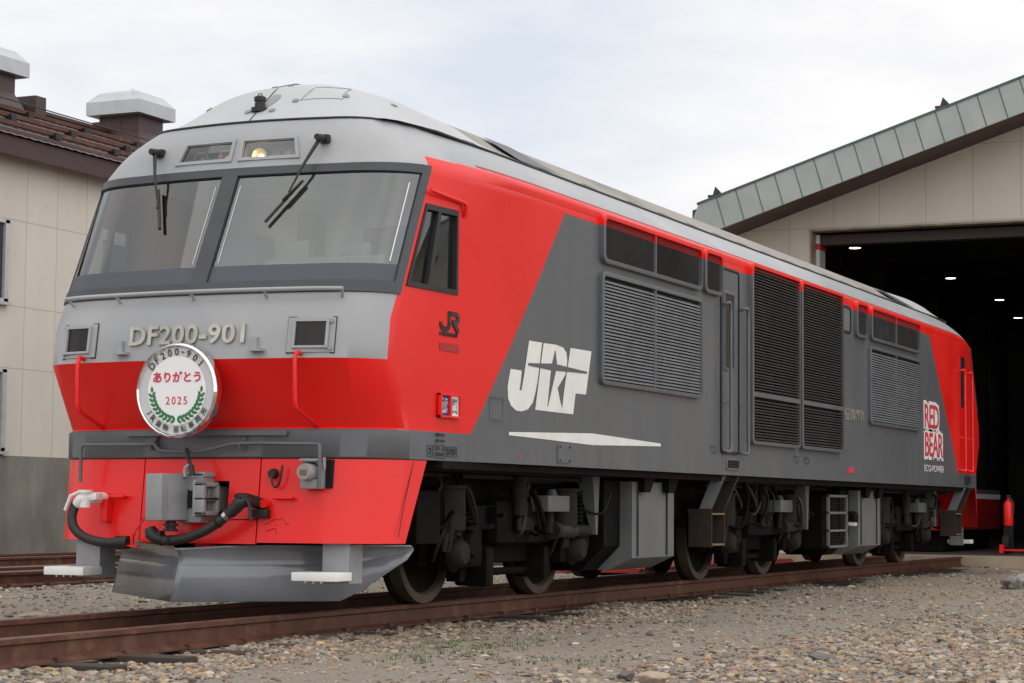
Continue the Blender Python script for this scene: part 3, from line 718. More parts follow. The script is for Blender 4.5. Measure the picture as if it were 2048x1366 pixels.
# coupler
cp = thing if False else None
b = MB(); b.bbox(-.07, .13, -.45, -.1, .68, .85, .02)
cpo = b.build('coupler', 'mid', loco, 40)
b = MB()
b.bbox(-.165, .03, -1.06, -.62, .672, .985, .018)            # guard arm side
b.prism([(.03, -.98, .68), (.10, -.80, .68), (.26, -.80, .68), (.26, -.60, .68), (.03, -.60, .68)], (0, 0, .305))
b.bbox(.0, .24, -.80, -.62, .66, .69, .01); b.v = [(-.172+(x+.165)*.66, y+.31, z-.055) for x, y, z in b.v]; b.build('coupler_head', 'mid', cpo, 40)
b = MB()
def knuckle_ring(z0, z1, y0, y1, x0, x1):
    b.bbox(x0, x1, y0, y1, z0, z0+.03, .01); b.bbox(x0, x1, y0, y1, z1-.03, z1, .01)
    b.bbox(x0, x1, y0, y0+.035, z0, z1, .01); b.bbox(x0, x1, y1-.035, y1, z0, z1, .01)
knuckle_ring(.71, .835, -.90, -.70, .255, .37); knuckle_ring(.805, .93, -.90, -.70, .255, .37); b.bbox(.235, .27, -.90, -.66, .70, .945, .008); b.bbox(.03, .28, -.80, -.6, .965, 1.0, .012)
b.v = [(-.172+(x+.165)*.66, y+.31, z-.055) for x, y, z in b.v]; b.build('knuckle', 'mid', cpo, 40)
b = MB(); b.prism([(.105, -.812, .76), (.20, -.812, .76), (.20, -.812, .875), (.105, -.812, .875), (.035, -.83, .93), (.06, -.82, .80), (.035, -.83, .71)], (0, .03, 0)); b.v = [(-.172+(x+.165)*.66, y+.31, z-.055) for x, y, z in b.v]; b.build('throat_shade', 'void', cpo)  # black block proud of the head, paints in the shaded throat
b = MB(); b.tube([(.0, -.54, .91), (.0, -.54, .965), (.03, -.54, .985), (.055, -.54, .965), (.055, -.54, .91)], .013, 8, 0, 3); b.build('lift_ring', 'light', cpo, 40)
b = MB(); b.tube([(.055, -.54, .93), (.04, -.54, .99), (.02, -.53, 1.02), (-.02, -.50, 1.10)], .013, 8); b.tube([(.065, -.55, .92), (.045, -.54, .985)], .02, 8); b.build('lift_link', 'black', cpo, 40)
b = MB()
for k in range(4): b.cyl((-.10, -.55, .60-.018*k), (-.10, -.55, .617-.018*k), .05 if k % 2 else .035, 14)
b.build('drain_cap', 'black', cpo, 40)
# brake hoses
h1 = MB(); h1.tube([(-.90, -.5, .735), (-.917, -.5, .70), (-.922, -.52, .63), (-.887, -.53, .553), (-.80, -.53, .496), (-.68, -.52, .467), (-.55, -.51, .463)], .033, 12, 0, 5)
ho = h1.build('brake_hose', 'hose', loco, 60)
b = MB(); b.tube([(-.79, -.34, .765), (-.80, -.45, .765), (-.84, -.5, .765), (-.895, -.5, .72)], [.04, .04, .045, .038], 12, 0, 4); b.tube([(-.83, -.5, .70), (-.83, -.5, .81)], .038, 12)
b.lathe([(.0, .02), (.05, .02), (.05, -.0), (.03, -.0)], 2, (-.83, -.5, .80), 12); b.bbox(-.80, -.74, -.5, -.42, .75, .80, .012)
b.tube([(-.84, -.53, .815), (-.92, -.54, .78), (-.965, -.54, .68)], [.008, .012, .012], 6); b.build('hose_cock', 'white', ho, 45)
b = MB(); b.tube([(-.55, -.51, .463), (-.46, -.51, .468)], .045, 12); b.tube([(-.565, -.51, .463), (-.545, -.51, .463)], .042, 12); b.box(-.56, -.54, -.53, -.49, .44, .51); b.build('hose_coupling', 'black', ho, 45)
b = MB(); b.bbox(-.78, -.72, -.40, -.33, .60, .76, .008); b.build('hose_bracket', 'red', ho)
b = MB(); b.box(-.50, -.38, -.53, -.49, .440, .452); b.box(-.44, -.42, -.52, -.5, .44, .53); b.build('hose_hook', 'red', ho)
b = MB(); P = catmull([Vector(q) for q in [(-.315, -.42, .76), (-.345, -.46, .66), (-.40, -.5, .56), (-.432, -.51, .48)]], 4)
for i in range(len(P)-1):
    d = P[i+1]-P[i]; n = Vector((0, 1, 0)) if i % 2 else Vector((1, 0, .3)).normalized(); ring = []
    for k in range(10): ring.append(P[i]+d*(.5+.62*math.cos(k*math.pi/5))+n*.010*math.sin(k*math.pi/5))
    b.tube(ring+[ring[0]], .0035, 5)
b.build('chain', 'red', ho)
h2 = MB(); h2.tube([(.36, -.55, .672), (.286, -.56, .615), (.18, -.575, .552), (.04, -.58, .503), (-.09, -.58, .486), (-.16, -.57, .49)], .033, 12, 0, 5)
ho = h2.build('brake_hose', 'hose', loco, 60)
for a, c in (((-.06, -.58, .487), (-.085, -.58, .486)), ((.27, -.56, .605), (.285, -.56, .615))):
    b = MB(); b.cyl(a, c, .037, 14); b.build('hose_clip', 'grime2', ho, 45)
b = MB(); b.tube([(.36, -.55, .672), (.40, -.54, .71), (.44, -.52, .755), (.47, -.44, .75), (.49, -.34, .73)], [.04, .044, .05, .042, .036], 12, 0, 3); b.lathe([(0, .0), (.055, .0), (.055, .02), (.03, .03), (0, .03)], 2, (.435, -.52, .775), 10)
b.tube([(.46, -.54, .79), (.51, -.55, .73), (.525, -.55, .62)], [.008, .012, .012], 6); b.bbox(.44, .56, -.42, -.36, .64, .70, .01); b.build('hose_cock', 'black', ho, 45)
b = MB(); b.tube([(.325, -.555, .645), (.345, -.552, .66)], .039, 12); b.build('hose_clip', 'steel', ho, 45)
b = MB(); b.tube([(-.14, -.57, .487), (-.19, -.57, .50), (-.235, -.57, .53), (-.25, -.57, .57)], [.04, .045, .05, .035], 12); b.box(-.17, -.15, -.6, -.54, .46, .55); b.build('hose_coupling', 'black', ho, 45)
b = MB(); b.lathe([(0, -.02), (.028, -.02), (.028, .05), (0, .05)], 1, (.53, -.40, .735), 12); b.build('pipe_stub', 'red', loco, 40)
# jumper socket and small plug
b = MB(); b.box(.79, .98, skirt_pt(.88, .93).y-.004, skirt_pt(.88, .93).y+.03, .84, 1.03); b.build('socket_recess', 'void', loco)
b = MB(); b.bbox(.80, .93, -.40, -.27, .835, .90, .012); b.bbox(.80, .93, -.36, -.27, .88, 1.03, .012); b.lathe([(0, -.13), (.05, -.13), (.056, -.11), (.056, -.02), (.066, -.02), (.066, 0), (.05, .04)], 1, (.865, -.34, .945), 20); b.bbox(.79, .94, -.40, -.30, 1.015, 1.035, .006)
b.tube([(.955, -.36, 1.04), (.965, -.37, .99), (.955, -.36, .96)], .012, 6)
js = b.build('jumper_socket', 'mid', loco, 40)
b = MB(); b.box(.84, .89, -.476, -.468, .925, .96); b.build('socket_plate', 'wood', js)
b = MB(); b.lathe([(0, -.03), (.028, -.03), (.034, -.01), (.034, .03)], 1, (.565, -.345, .935), 14); b.tube([(.565, -.37, .92), (.58, -.38, .87), (.603, -.38, .845), (.63, -.38, .87), (.645, -.38, .93), (.648, -.37, .99)], .008, 6, 0, 3); b.build('capped_plug', 'black', loco, 40)
# steps below the pilot
for s in (-1, 1):
    b = MB(); c = s*.985; b.bbox(c-.10, c+.10, -.235, -.222, .215, .48, .004); b.box(c+.088, c+.10, -.222, -.05, .215, .47)
    st = b.build('pilot_step', 'mid', loco, 40)
    b = MB(); b.bbox(c-.20, c+.13, -.47, -.245, .235, .292, .008); b.build('step_tread', 'white', st, 40)
    b = MB()
    for x in (-.11, -.05, .01): b.cyl((c+x, -.44, .222), (c+x, -.44, .236), .007, 8)
    b.each('tread_bolt', 'steel', st)
# snow plough: two wings meeting at the centre line
b = MB()
def wing(s, cut):
    U = [0, .02, .25, .45, .65, .85, .95, 1.05, 1.15, 1.2]; ZL = [.458, .445, .42, .38, .345, .325, .318, .085]; OF = [-.030, .0, .022, .034, .036, .030, .020, -.085]
    rowsl = []
    for z, o in zip(ZL, OF):
        row = []
        for u in U:
            zt = z
            if z > .40: zt = z-.025*(1-min(1, u/.35))+.0
            if cut and u > .88:
                zmin = .085+(u-.88)/.32*.28; zt = zmin+(zt-.085)*(.455-zmin)/(.455-.085)
            x = s*u; y = -.6+.87*u+o*.8; row.append((x, y, zt))
        rowsl.append(row)
    b.grid(rowsl if s < 0 else [r for r in rowsl])
wing(1, True); wing(-1, False)
o = b.build('snow_plough', 'grey_line', loco, 14)
md = o.modifiers.new('s', 'SOLIDIFY'); md.thickness = .012; md.offset = 0
m, t, p = base('plough_paint'); X, Y, Z = xyz(t); c = mixc(t, ramp(t, nz(t, 1.8, 5), .4, .7), (.15, .16, .18), (.22, .235, .26)); t.links.new(c, p.inputs['Base Color']); p.inputs['Roughness'].default_value = .2; p.inputs['Coat Weight'].default_value = .4; p.inputs['Coat Roughness'].default_value = .06; MT['plough'] = m
o.data.materials[0] = m
b = MB(); b.box(-.6, .6, .25, .35, .25, .46); b.build('plough_support', 'grime', loco)

# ---------------------------------------------------------------- cab: windows, lining, desk
b = MB(); b.quad((-1.3, 1.75, 1.3), (1.3, 1.75, 1.3), (1.3, 1.75, 3.1), (-1.3, 1.75, 3.1)); b.quad((-1.15, -.2, 1.75), (1.15, -.2, 1.75), (1.3, 1.75, 1.75), (-1.3, 1.75, 1.75)); b.quad((-1.1, .25, 3.07), (-1.3, 1.75, 3.07), (1.3, 1.75, 3.07), (1.1, .25, 3.07))
b.build('cab_lining', 'cab', loco)
b = MB(); b.bbox(-1.0, 1.0, -.24, .25, 1.76, 2.26, .03); b.build('cab_dashboard', 'cabdark', loco, 40)
b = MB(); b.bbox(.18, 1.15, .1, .55, 2.2, 2.44, .05); b.bbox(.30, .52, .15, .25, 2.42, 2.56, .02); b.bbox(.72, .98, .2, .3, 2.42, 2.53, .02); b.build('control_desk', 'tank', loco, 40)
b = MB(); b.bbox(-.75, -.35, .9, 1.2, 2.0, 2.75, .06); b.bbox(.5, .9, .95, 1.25, 2.0, 2.75, .06); b.build('cab_seat', 'cabdark', loco, 40)
b = MB(); b.bbox(-.42, -.25, 1.60, 1.74, 1.8, 3.0, .01); b.build('cab_cabinet', 'cabdark', loco)
for s in (1, -1):
    # side window: slanted leading edge
    def wp(k, z, off): # k 0..1 across window
        f = Vector((1.345, .45+y0f(z), z)); r_ = Vector((1.385, .73, z)); q = f.lerp(r_, k); q.x += off; q.x *= s; return q
    fr = MB()
    def strip(k0, k1, z0, z1):
        n = 4
        g = [[wp(k0+(k1-k0)*i/n, z0+(z1-z0)*j/n, .010) for i in range(n+1)] for j in range(n+1)]; h = [[wp(k0+(k1-k0)*i/n, z0+(z1-z0)*j/n, -.03) for i in range(n+1)] for j in range(n+1)]
        fr.grid(g); ring = lambda m: m[0]+[r[-1] for r in m[1:]]+m[-1][-2::-1]+[r[0] for r in m[-2:0:-1]]; fr.grid([ring(g), ring(h)], close=True)
    strip(0, .05, 2.2, 2.795); strip(.955, 1, 2.2, 2.795); strip(.05, .955, 2.755, 2.795); strip(.05, .955, 2.2, 2.235); strip(.385, .47, 2.235, 2.755)
    wf = fr.build('side_window', 'black', loco)
    g = MB(); g.quad(wp(0.05, 2.235, -.02), wp(.39, 2.235, -.02), wp(.39, 2.755, -.02), wp(.05, 2.755, -.02)); g.quad(wp(.47, 2.235, -.025), wp(.955, 2.235, -.025), wp(.955, 2.755, -.025), wp(.47, 2.755, -.025)); g.build('window_glass', 'darkglass', wf)
b = MB(); b.tube([SP(.32, 2.885, .02), SP(.5, 2.872, .022), SP(.72, 2.86, .022), SP(.79, 2.85, .022), SP(.81, 2.81, .02), SP(.812, 2.76, .012)], .014, 8, 0, 3); b.build('window_drip_rail', 'paint', loco, 60)
# wipers
for s, pv, tip, blade in ((-1, (-.72, 3.20), (-.54, 2.84), [(-.575, 2.92), (-.45, 2.62)]), (1, (.72, 3.22), (.52, 2.83), [(.585, 2.92), (.395, 2.63)])):
    b = MB(); a = FP(pv[0], pv[1], .07); e = FP(tip[0], tip[1], .05); b.tube([a, a.lerp(e, .5)+Vector((0, -.015, 0)), e], [.016, .010, .007], 8); b.lathe([(0, -.1), (.022, -.1), (.03, -.03), (.03, .03)], 1, (a.x, a.y+.05, a.z), 12); b.bbox(a.x-.03, a.x+.04, a.y+.03, a.y+.08, a.z-.03, a.z+.03, .008)
    w = b.build('wiper', 'black', loco, 45)
    b = MB(); b.tube([FP(q[0], q[1], .03) for q in blade], .012, 6); b.tube([FP(blade[0][0]+.012, blade[0][1], .04), FP((blade[0][0]+blade[1][0])/2, (blade[0][1]+blade[1][1])/2, .05)], .009, 6); b.build('wiper_blade', 'black', w, 45)

# ---------------------------------------------------------------- side: grilles, doors, lettering
def rrect(y0, y1, z0, z1, r=.06, n=5):
    pts = []
    for cy, cz, a0 in ((y1-r, z1-r, 0), (y0+r, z1-r, 90), (y0+r, z0+r, 180), (y1-r, z0+r, 270)):
        for k in range(n+1): a = R(a0+90*k/n); pts.append((cy+r*math.cos(a), cz+r*math.sin(a)))
    return pts
def ringframe(name, y0, y1, z0, z1, w, x0, x1, mat, par, r=.06):
    o = rrect(y0, y1, z0, z1, r); i = rrect(y0+w, y1-w, z0+w, z1-w, max(.01, r-w*.6)); b = MB()
    O0 = [(x0, a, c) for a, c in o]; O1 = [(x1-.004, a, c) for a, c in o]; O2 = [(x1, a+(q[0]-a)*.25, c+(q[1]-c)*.25) for (a, c), q in zip(o, i)]
    I1 = [(x1, a+(q[0]-a)*-.1, c+(q[1]-c)*-.1) for (a, c), q in zip(i, i)]; I0 = [(x0, a, c) for a, c in i]
    b.grid([O0, O1, O2, [(x1, a, c) for a, c in i], I0], close=True); return b.build(name, mat, par, 35)
S0 = 1.461
def backing(y0, y1, z0, z1, mat, par, name='grille_backing', x=S0+.001, r=.05):
    b = MB(); b.poly([(x, a, c) for a, c in rrect(y0, y1, z0, z1, r)]); return b.build(name, mat, par)  # flat sheet on the uncut side; void colour stands for shaded depth
def hslats(y0, y1, z0, z1, pitch, mat, par, splits=(), depth=.030, th=.011):
    b = MB(); n = int((z1-z0)/pitch)
    for k in range(n):
        z = z0+(k+.5)*pitch+random.uniform(-.001, .001); w = random.uniform(-.0012, .0012)
        q = [(S0+.002, y0, z+pitch*.42), (S0+depth, y0, z-pitch*.18+w), (S0+depth, y0, z-pitch*.18-th+w), (S0+.002, y0, z+pitch*.42-th)]
        b.prism(q, (0, y1-y0, 0))
    return b.build('grille_slats', mat, par)
def post(y, z0, z1, w, par, mat, x1=S0+.036):
    b = MB(); b.bbox(S0+.001, x1, y-w/2, y+w/2, z0, z1, .004); return b.build('grille_post', mat, par)
def grille(y0, y1, z0, z1, mid, pitch, smat, name='louvre_grille', ribs=4):
    f = ringframe(name, y0, y1, z0, z1, .035, S0-.004, S0+.04, 'paint', loco)
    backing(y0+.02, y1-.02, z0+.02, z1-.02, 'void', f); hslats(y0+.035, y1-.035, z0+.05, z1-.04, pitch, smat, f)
    for m_ in mid: post(m_, z0+.03, z1-.03, .03, f, 'paint')
    return f
def vgrille(y0, y1, z0, z1, mid):
    f = ringframe('intake_grille', y0, y1, z0, z1, .035, S0-.004, S0+.045, 'paint', loco, .07)
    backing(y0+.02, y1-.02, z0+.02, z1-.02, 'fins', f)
    b = MB(); y = y0+.05
    while y < y1-.04:
        b.prism([(S0+.002, y-.004, z0+.04), (S0+.018, y+.004, z0+.04), (S0+.002, y+.012, z0+.04)], (0, 0, z1-z0-.08)); y += .034
    b.build('grille_fins', 'fins', f)
    for m_ in mid: post(m_, z0+.03, z1-.03, .028, f, 'paint')
MT['slat'] = simple('grey_louvre_paint', (.19, .20, .215), .42, 0, .12, 5)
MT['dslat'] = simple('sooty_louvre_paint', (.030, .025, .023), .55, 0, .2, 3, c2=(.055, .048, .044), lo=.55, hi=.75)
vgrille(3.20, 5.63, 2.70, 3.10, [4.42]); grille(3.185, 5.63, 1.715, 2.63, [4.42], .0278, 'slat')
vgrille(5.70, 6.21, 2.70, 3.105, [])
for (a, c) in ((7.07, 8.70), (8.76, 10.385)):
    f = ringframe('radiator_grille', a, c, 1.35, 3.125, .035, S0-.004, S0+.055, 'paint', loco)
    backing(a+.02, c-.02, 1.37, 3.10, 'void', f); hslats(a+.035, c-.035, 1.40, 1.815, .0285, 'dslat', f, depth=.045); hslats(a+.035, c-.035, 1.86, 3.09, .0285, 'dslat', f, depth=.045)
    b = MB(); b.bbox(S0+.001, S0+.052, a+.03, c-.03, 1.815, 1.86, .005); b.build('grille_bar', 'grey', f)
vgrille(11.0, 11.5, 2.70, 3.115, []); vgrille(11.665, 14.1, 2.71, 3.11, [12.88]); grille(11.61, 14.1, 1.72, 2.64, [12.86], .0278, 'slat')
f = ringframe('corridor_window', 10.42, 10.86, 2.71, 3.03, .03, S0-.002, S0+.012, 'black', loco, .06); backing(10.44, 10.84, 2.73, 3.01, 'tank', f, 'window_glass')
# engine room door
d = MB(); d.bbox(S0-.004, S0+.010, 6.27, 6.74, 1.26, 2.97, .006); d = d.build('side_door', 'paint', loco)
ringframe('door_gasket', 6.235, 6.775, 1.235, 3.0, .022, S0-.002, S0+.016, 'black', d, .06)
f = ringframe('door_window', 6.30, 6.62, 2.02, 2.78, .03, S0+.004, S0+.02, 'grey', d, .03); backing(6.32, 6.60, 2.04, 2.76, 'lens', d, 'door_glass', S0+.0125, .02)
b = MB(); b.tube([(S0+.012, 6.31, 1.72), (S0+.05, 6.31, 1.72), (S0+.05, 6.38, 1.72)], .009, 8); b.build('door_handle', 'grey', d)
def grab(y, z0, z1, mat, o=.075):
    b = MB(); b.tube([SP(y-.05, z1-.015, -.005), SP(y-.05, z1, o*.7), SP(y-.02, z1, o), SP(y, z1-.05, o), SP(y, z1-.2, o), SP(y, z0+.2, o), SP(y, z0+.05, o), SP(y-.02, z0, o), SP(y-.05, z0, o*.6), SP(y-.05, z0+.015, -.005)], .016, 10, 0, 3)
    for z in (z0+(z1-z0)*.33,): b.tube([SP(y, z, o), SP(y-.04, z, 0)], .008, 6)
    return b.build('grab_rail', mat, loco, 60)
grab(6.33, 1.26, 2.65, 'grey'); grab(6.86, 1.25, 2.64, 'grey')
f = ringframe('step_slot', 6.41, 6.80, 1.085, 1.2, .02, S0-.002, S0+.010, 'grey', loco, .03); backing(6.42, 6.79, 1.095, 1.19, 'void', f, 'slot_shade_panel')  # slot is not cut; black panel stands for its shaded inside
# rear cab door
xr_ = lambda y: sidex(y)
def rp(y, z, o): return Vector((sidex(y)+o, y, z))
b = MB(); b.bbox(sidex(16.9)-.01, sidex(16.9)+.014, 16.62, 17.1, 1.42, 3.02, .006); d = b.build('side_door', 'red', loco)
b = MB(); b.box(sidex(16.9)+.0, sidex(16.9)+.017, 16.68, 16.95, 2.15, 2.86); b.build('door_window', 'bglass', d)
b = MB(); b.box(sidex(17)-.01, sidex(17)+.016, 17.105, 17.135, 1.46, 3.03); b.build('door_gap', 'void', d)
grab(16.62, 1.27, 2.66, 'red'); grab(17.28, 1.27, 2.66, 'red')
f = MB(); f.box(sidex(17.0)-.01, sidex(17.0)+.006, 16.95, 17.35, 1.085, 1.2); f.build('step_slot', 'void', loco)  # black box on the side, painted shade of an uncut slot
# lettering on the side
flatS = lambda u, v, w: SP(u, v, .004+w)
J = [(1.819, 1.963), (2.049, 1.964), (2.008, 1.805), (1.969, 1.662), (1.93, 1.572), (1.89, 1.504), (1.81, 1.451), (1.704, 1.43), (1.611, 1.431), (1.519, 1.465), (1.474, 1.516), (1.465, 1.601), (1.489, 1.677), (1.509, 1.732), (1.698, 1.731), (1.681, 1.645), (1.661, 1.585), (1.693, 1.583), (1.726, 1.669), (1.776, 1.825)]
RL = [(2.078, 1.963), (2.314, 1.968), (2.458, 1.956), (2.523, 1.921), (2.541, 1.854), (2.505, 1.749), (2.354, 1.639), (2.392, 1.562), (2.445, 1.485), (2.437, 1.45), (1.932, 1.452), (1.990, 1.662), (2.030, 1.807)]
FL = [(2.604, 1.964), (3.037, 1.968), (2.925, 1.617), (2.713, 1.615), (2.665, 1.45), (2.437, 1.45), (2.445, 1.485), (2.481, 1.623), (2.556, 1.832)]
ST = [(2.3, 1.93), (2.336, 1.818), (2.943, 1.799), (2.938, 1.783), (2.317, 1.768), (2.166, 1.49), (2.158, 1.49), (2.221, 1.765), (1.804, 1.775), (1.804, 1.794), (2.237, 1.818)]
WG = [(1.492, 1.271), (3.067, 1.315), (4.629, 1.281), (4.637, 1.257), (3.068, 1.222), (1.492, 1.247)]
def decal(b, pts, o=.003, th=.002):
    bm = bmesh.new(); bm.faces.new([bm.verts.new((y, z, 0)) for y, z in pts]); bmesh.ops.triangulate(bm, faces=bm.faces[:])
    for c in (1.5, 2.0): bmesh.ops.bisect_plane(bm, geom=bm.verts[:]+bm.edges[:]+bm.faces[:], plane_co=(c, 0, 0), plane_no=(1, 0, 0))
    for q in bm.verts: q.co = SP(q.co.x, q.co.y, o)
    b.bm(bm); bm.free()
b = MB()
for q in (J, RL, FL): decal(b, q)
lg = b.build('operator_logo', 'white', loco)
b = MB(); decal(b, ST, .0055); b.build('logo_star', 'grey_line', lg)
b = MB(); decal(b, WG); b.build('white_wedge_stripe', 'white', loco)
def sh(y, z): return y+.165, z+(z-.736)*.014
def stroke(b, pts, w, o=.004, th=.010):
    for i in range(len(pts)-1):
        a, c = Vector(pts[i]+(0,)), Vector(pts[i+1]+(0,)); d = (c-a).normalized(); n = Vector((-d.y, d.x, 0))*w/2; a = a-d*w*.15; c = c+d*w*.15
        q = [(a+n), (c+n), (c-n), (a-n)]; b.prism([SP(*sh(k.x, k.y), o-.004) for k in q], (th, 0, 0))
b = MB(); stroke(b, [(.452, 2.055), (.452, 1.965), (.435, 1.94), (.40, 1.932), (.36, 1.935), (.335, 1.95), (.332, 1.975)], .034); stroke(b, [(.452, 2.045), (.55, 2.045), (.575, 2.03), (.575, 2.005), (.55, 1.99), (.50, 1.988)], .030); stroke(b, [(.505, 1.99), (.575, 1.925)], .036)
jr = b.build('railway_emblem', 'blacktext', loco)
text('emblem_lettering', 'FREIGHT', lambda u, v, w: SP(*sh(u, v), .004+w), (.318, .575, 1.885, 1.912), 'blacktext', jr, .02, .006)
y0, z0 = sh(.318, 1.784); y1, z1 = sh(.588, 1.838)
b = MB(); b.prism([SP(y0, z0, -.004), SP(y1, z0, -.004), SP(y1, z1, -.004), SP(y0, z1, -.004)], (.012, 0, 0)); mp_ = b.build('maker_plate', 'dred', loco)
y0, z0 = sh(.30, 1.328); y1, z1 = sh(.592, 1.492)
b = MB(); ym = (y0+y1)/2
for a, c, e, g in ((y0, y1, z0, z0+.014), (y0, y1, z1-.012, z1), (y0, y0+.022, z0, z1), (y1-.016, y1, z0, z1), (ym-.012, ym+.010, z0, z1)): b.prism([SP(a, e, -.004), SP(c, e, -.004), SP(c, g, -.004), SP(a, g, -.004)], (.035, 0, 0))
b.prism([SP(y0, z0, -.004), SP(y1, z0, -.004), SP(y1, z1, -.004), SP(y0, z1, -.004)], (.010, 0, 0))
ch = b.build('card_holder', 'red', loco)
for a, c, pm, tx, txm in ((y0+.024, ym-.013, 'blueplate', '鷲', 'whiteplate'), (ym+.012, y1-.018, 'white', '貨', 'tealtext')):
    b = MB(); b.prism([SP(a, z0+.016, .006), SP(c, z0+.016, .006), SP(c, z1-.004, .006), SP(a, z1-.004, .006)], (.008, 0, 0)); cd = b.build('depot_card', pm, ch)
    text('card_character', tx, lambda u, v, w: SP(u, v, .0155+w), (a+.010, c-.010, z0+.03, z1-.03), txm, cd, .035, .002)
def mk(s, y0, y1, z0, z1, bold=.01):
    a, e = sh(y0, z0); c, g = sh(y1, z1); return text('stencil_lettering', s, lambda u, v, w: SP(u, v, .004+w), (a, c, e, g), 'blacktext', loco, bold, .001)
mk('積95', .279, .405, 1.198, 1.222); mk('空90', .279, .405, 1.158, 1.182); mk('2', .19, .228, 1.076, 1.122, .02); mk('21-3', .282, .398, 1.104, 1.131); mk('苗穂車', .284, .396, 1.066, 1.092); mk('DF', .442, .502, 1.076, 1.122); mk('SF', .516, .574, 1.076, 1.122)
b = MB()
for a, c, e, g in ((.173, .245, 1.062, 1.133), (.266, .413, 1.054, 1.139), (.434, .508, 1.065, 1.131), (.508, .58, 1.065, 1.131)):
    for q in (((a, e), (c, e)), ((c, e), (c, g)), ((c, g), (a, g)), ((a, g), (a, e))): stroke(b, [q[0], q[1]], .005, .004, .002)
b.build('stencil_boxes', 'blacktext', loco)
b = MB(); b.poly([SP(1.655, 1.103, .003), SP(1.70, 1.103, .003), SP(1.68, 1.068, .003)]); b.build('jacking_mark', 'redtext', loco)
b = MB(); b.bbox(S0-.004, S0+.010, 2.36, 2.61, 1.067, 1.207, .005); cvp = b.build('cover_plate', 'grey', loco)
b = MB()
for y in (2.39, 2.58):
    for z in (1.085, 1.19): b.cyl((S0+.008, y, z), (S0+.016, y, z), .009, 8)
b.each('cover_bolt', 'black', cvp)
b = MB()
for z in (1.352, 1.512):
    b.box(S0-.003, S0+.004, 1.20, 1.40, z-.004, z+.004)
for y in (1.2, 1.40): b.box(sidex(y)-.003, sidex(y)+.004, y-.004, y+.004, 1.352, 1.512)
b.build('hatch_outline', 'grey', loco)
b = MB(); b.bbox(S0-.004, S0+.008, 10.72, 10.93, 1.13, 1.20, .003); b.build('warning_plate', 'redtext', loco)
text('number_letters', 'DF200-901', flatS, (10.43, 11.38, 1.73, 1.865), 'letter', loco, .0, .006, spacing=1.1)
RB = thing if False else None
for wd, (a, c, e, g) in (('RED', (14.42, 15.27, 1.775, 2.11)), ('BEAR', (14.43, 15.49, 1.405, 1.745))):
    o = text('name_outline', wd, flatS, (a-.03, c+.03, e-.03, g+.03), 'white', loco, .050, .001, spacing=.93)
    bb = MB(); bb.poly([SP(a, e, .0035), SP(c, e, .0035), SP(c, g, .0035), SP(a, g, .0035)]); bb.build('name_backing', 'white', o)
    text('name_lettering', wd, lambda u, v, w: SP(u, v, .0085+w), (a+.02, c-.02, e+.015, g-.015), 'redtext', o, .012, .001, spacing=.93)
text('name_lettering', 'ECO-POWER', flatS, (14.42, 15.53, 1.222, 1.308), 'white', loco, .0, .001)
for (y, z) in ((9.0, 1.235), (8.62, 1.24), (5.98, 1.27)):
    b = MB(); b.tube([(S0, y, z+.03), (S0+.03, y, z+.03), (S0+.03, y+.06, z+.03), (S0+.03, y+.06, z-.03), (S0, y+.06, z-.03)], .008, 6); b.build('cable_clip', 'grey', loco)

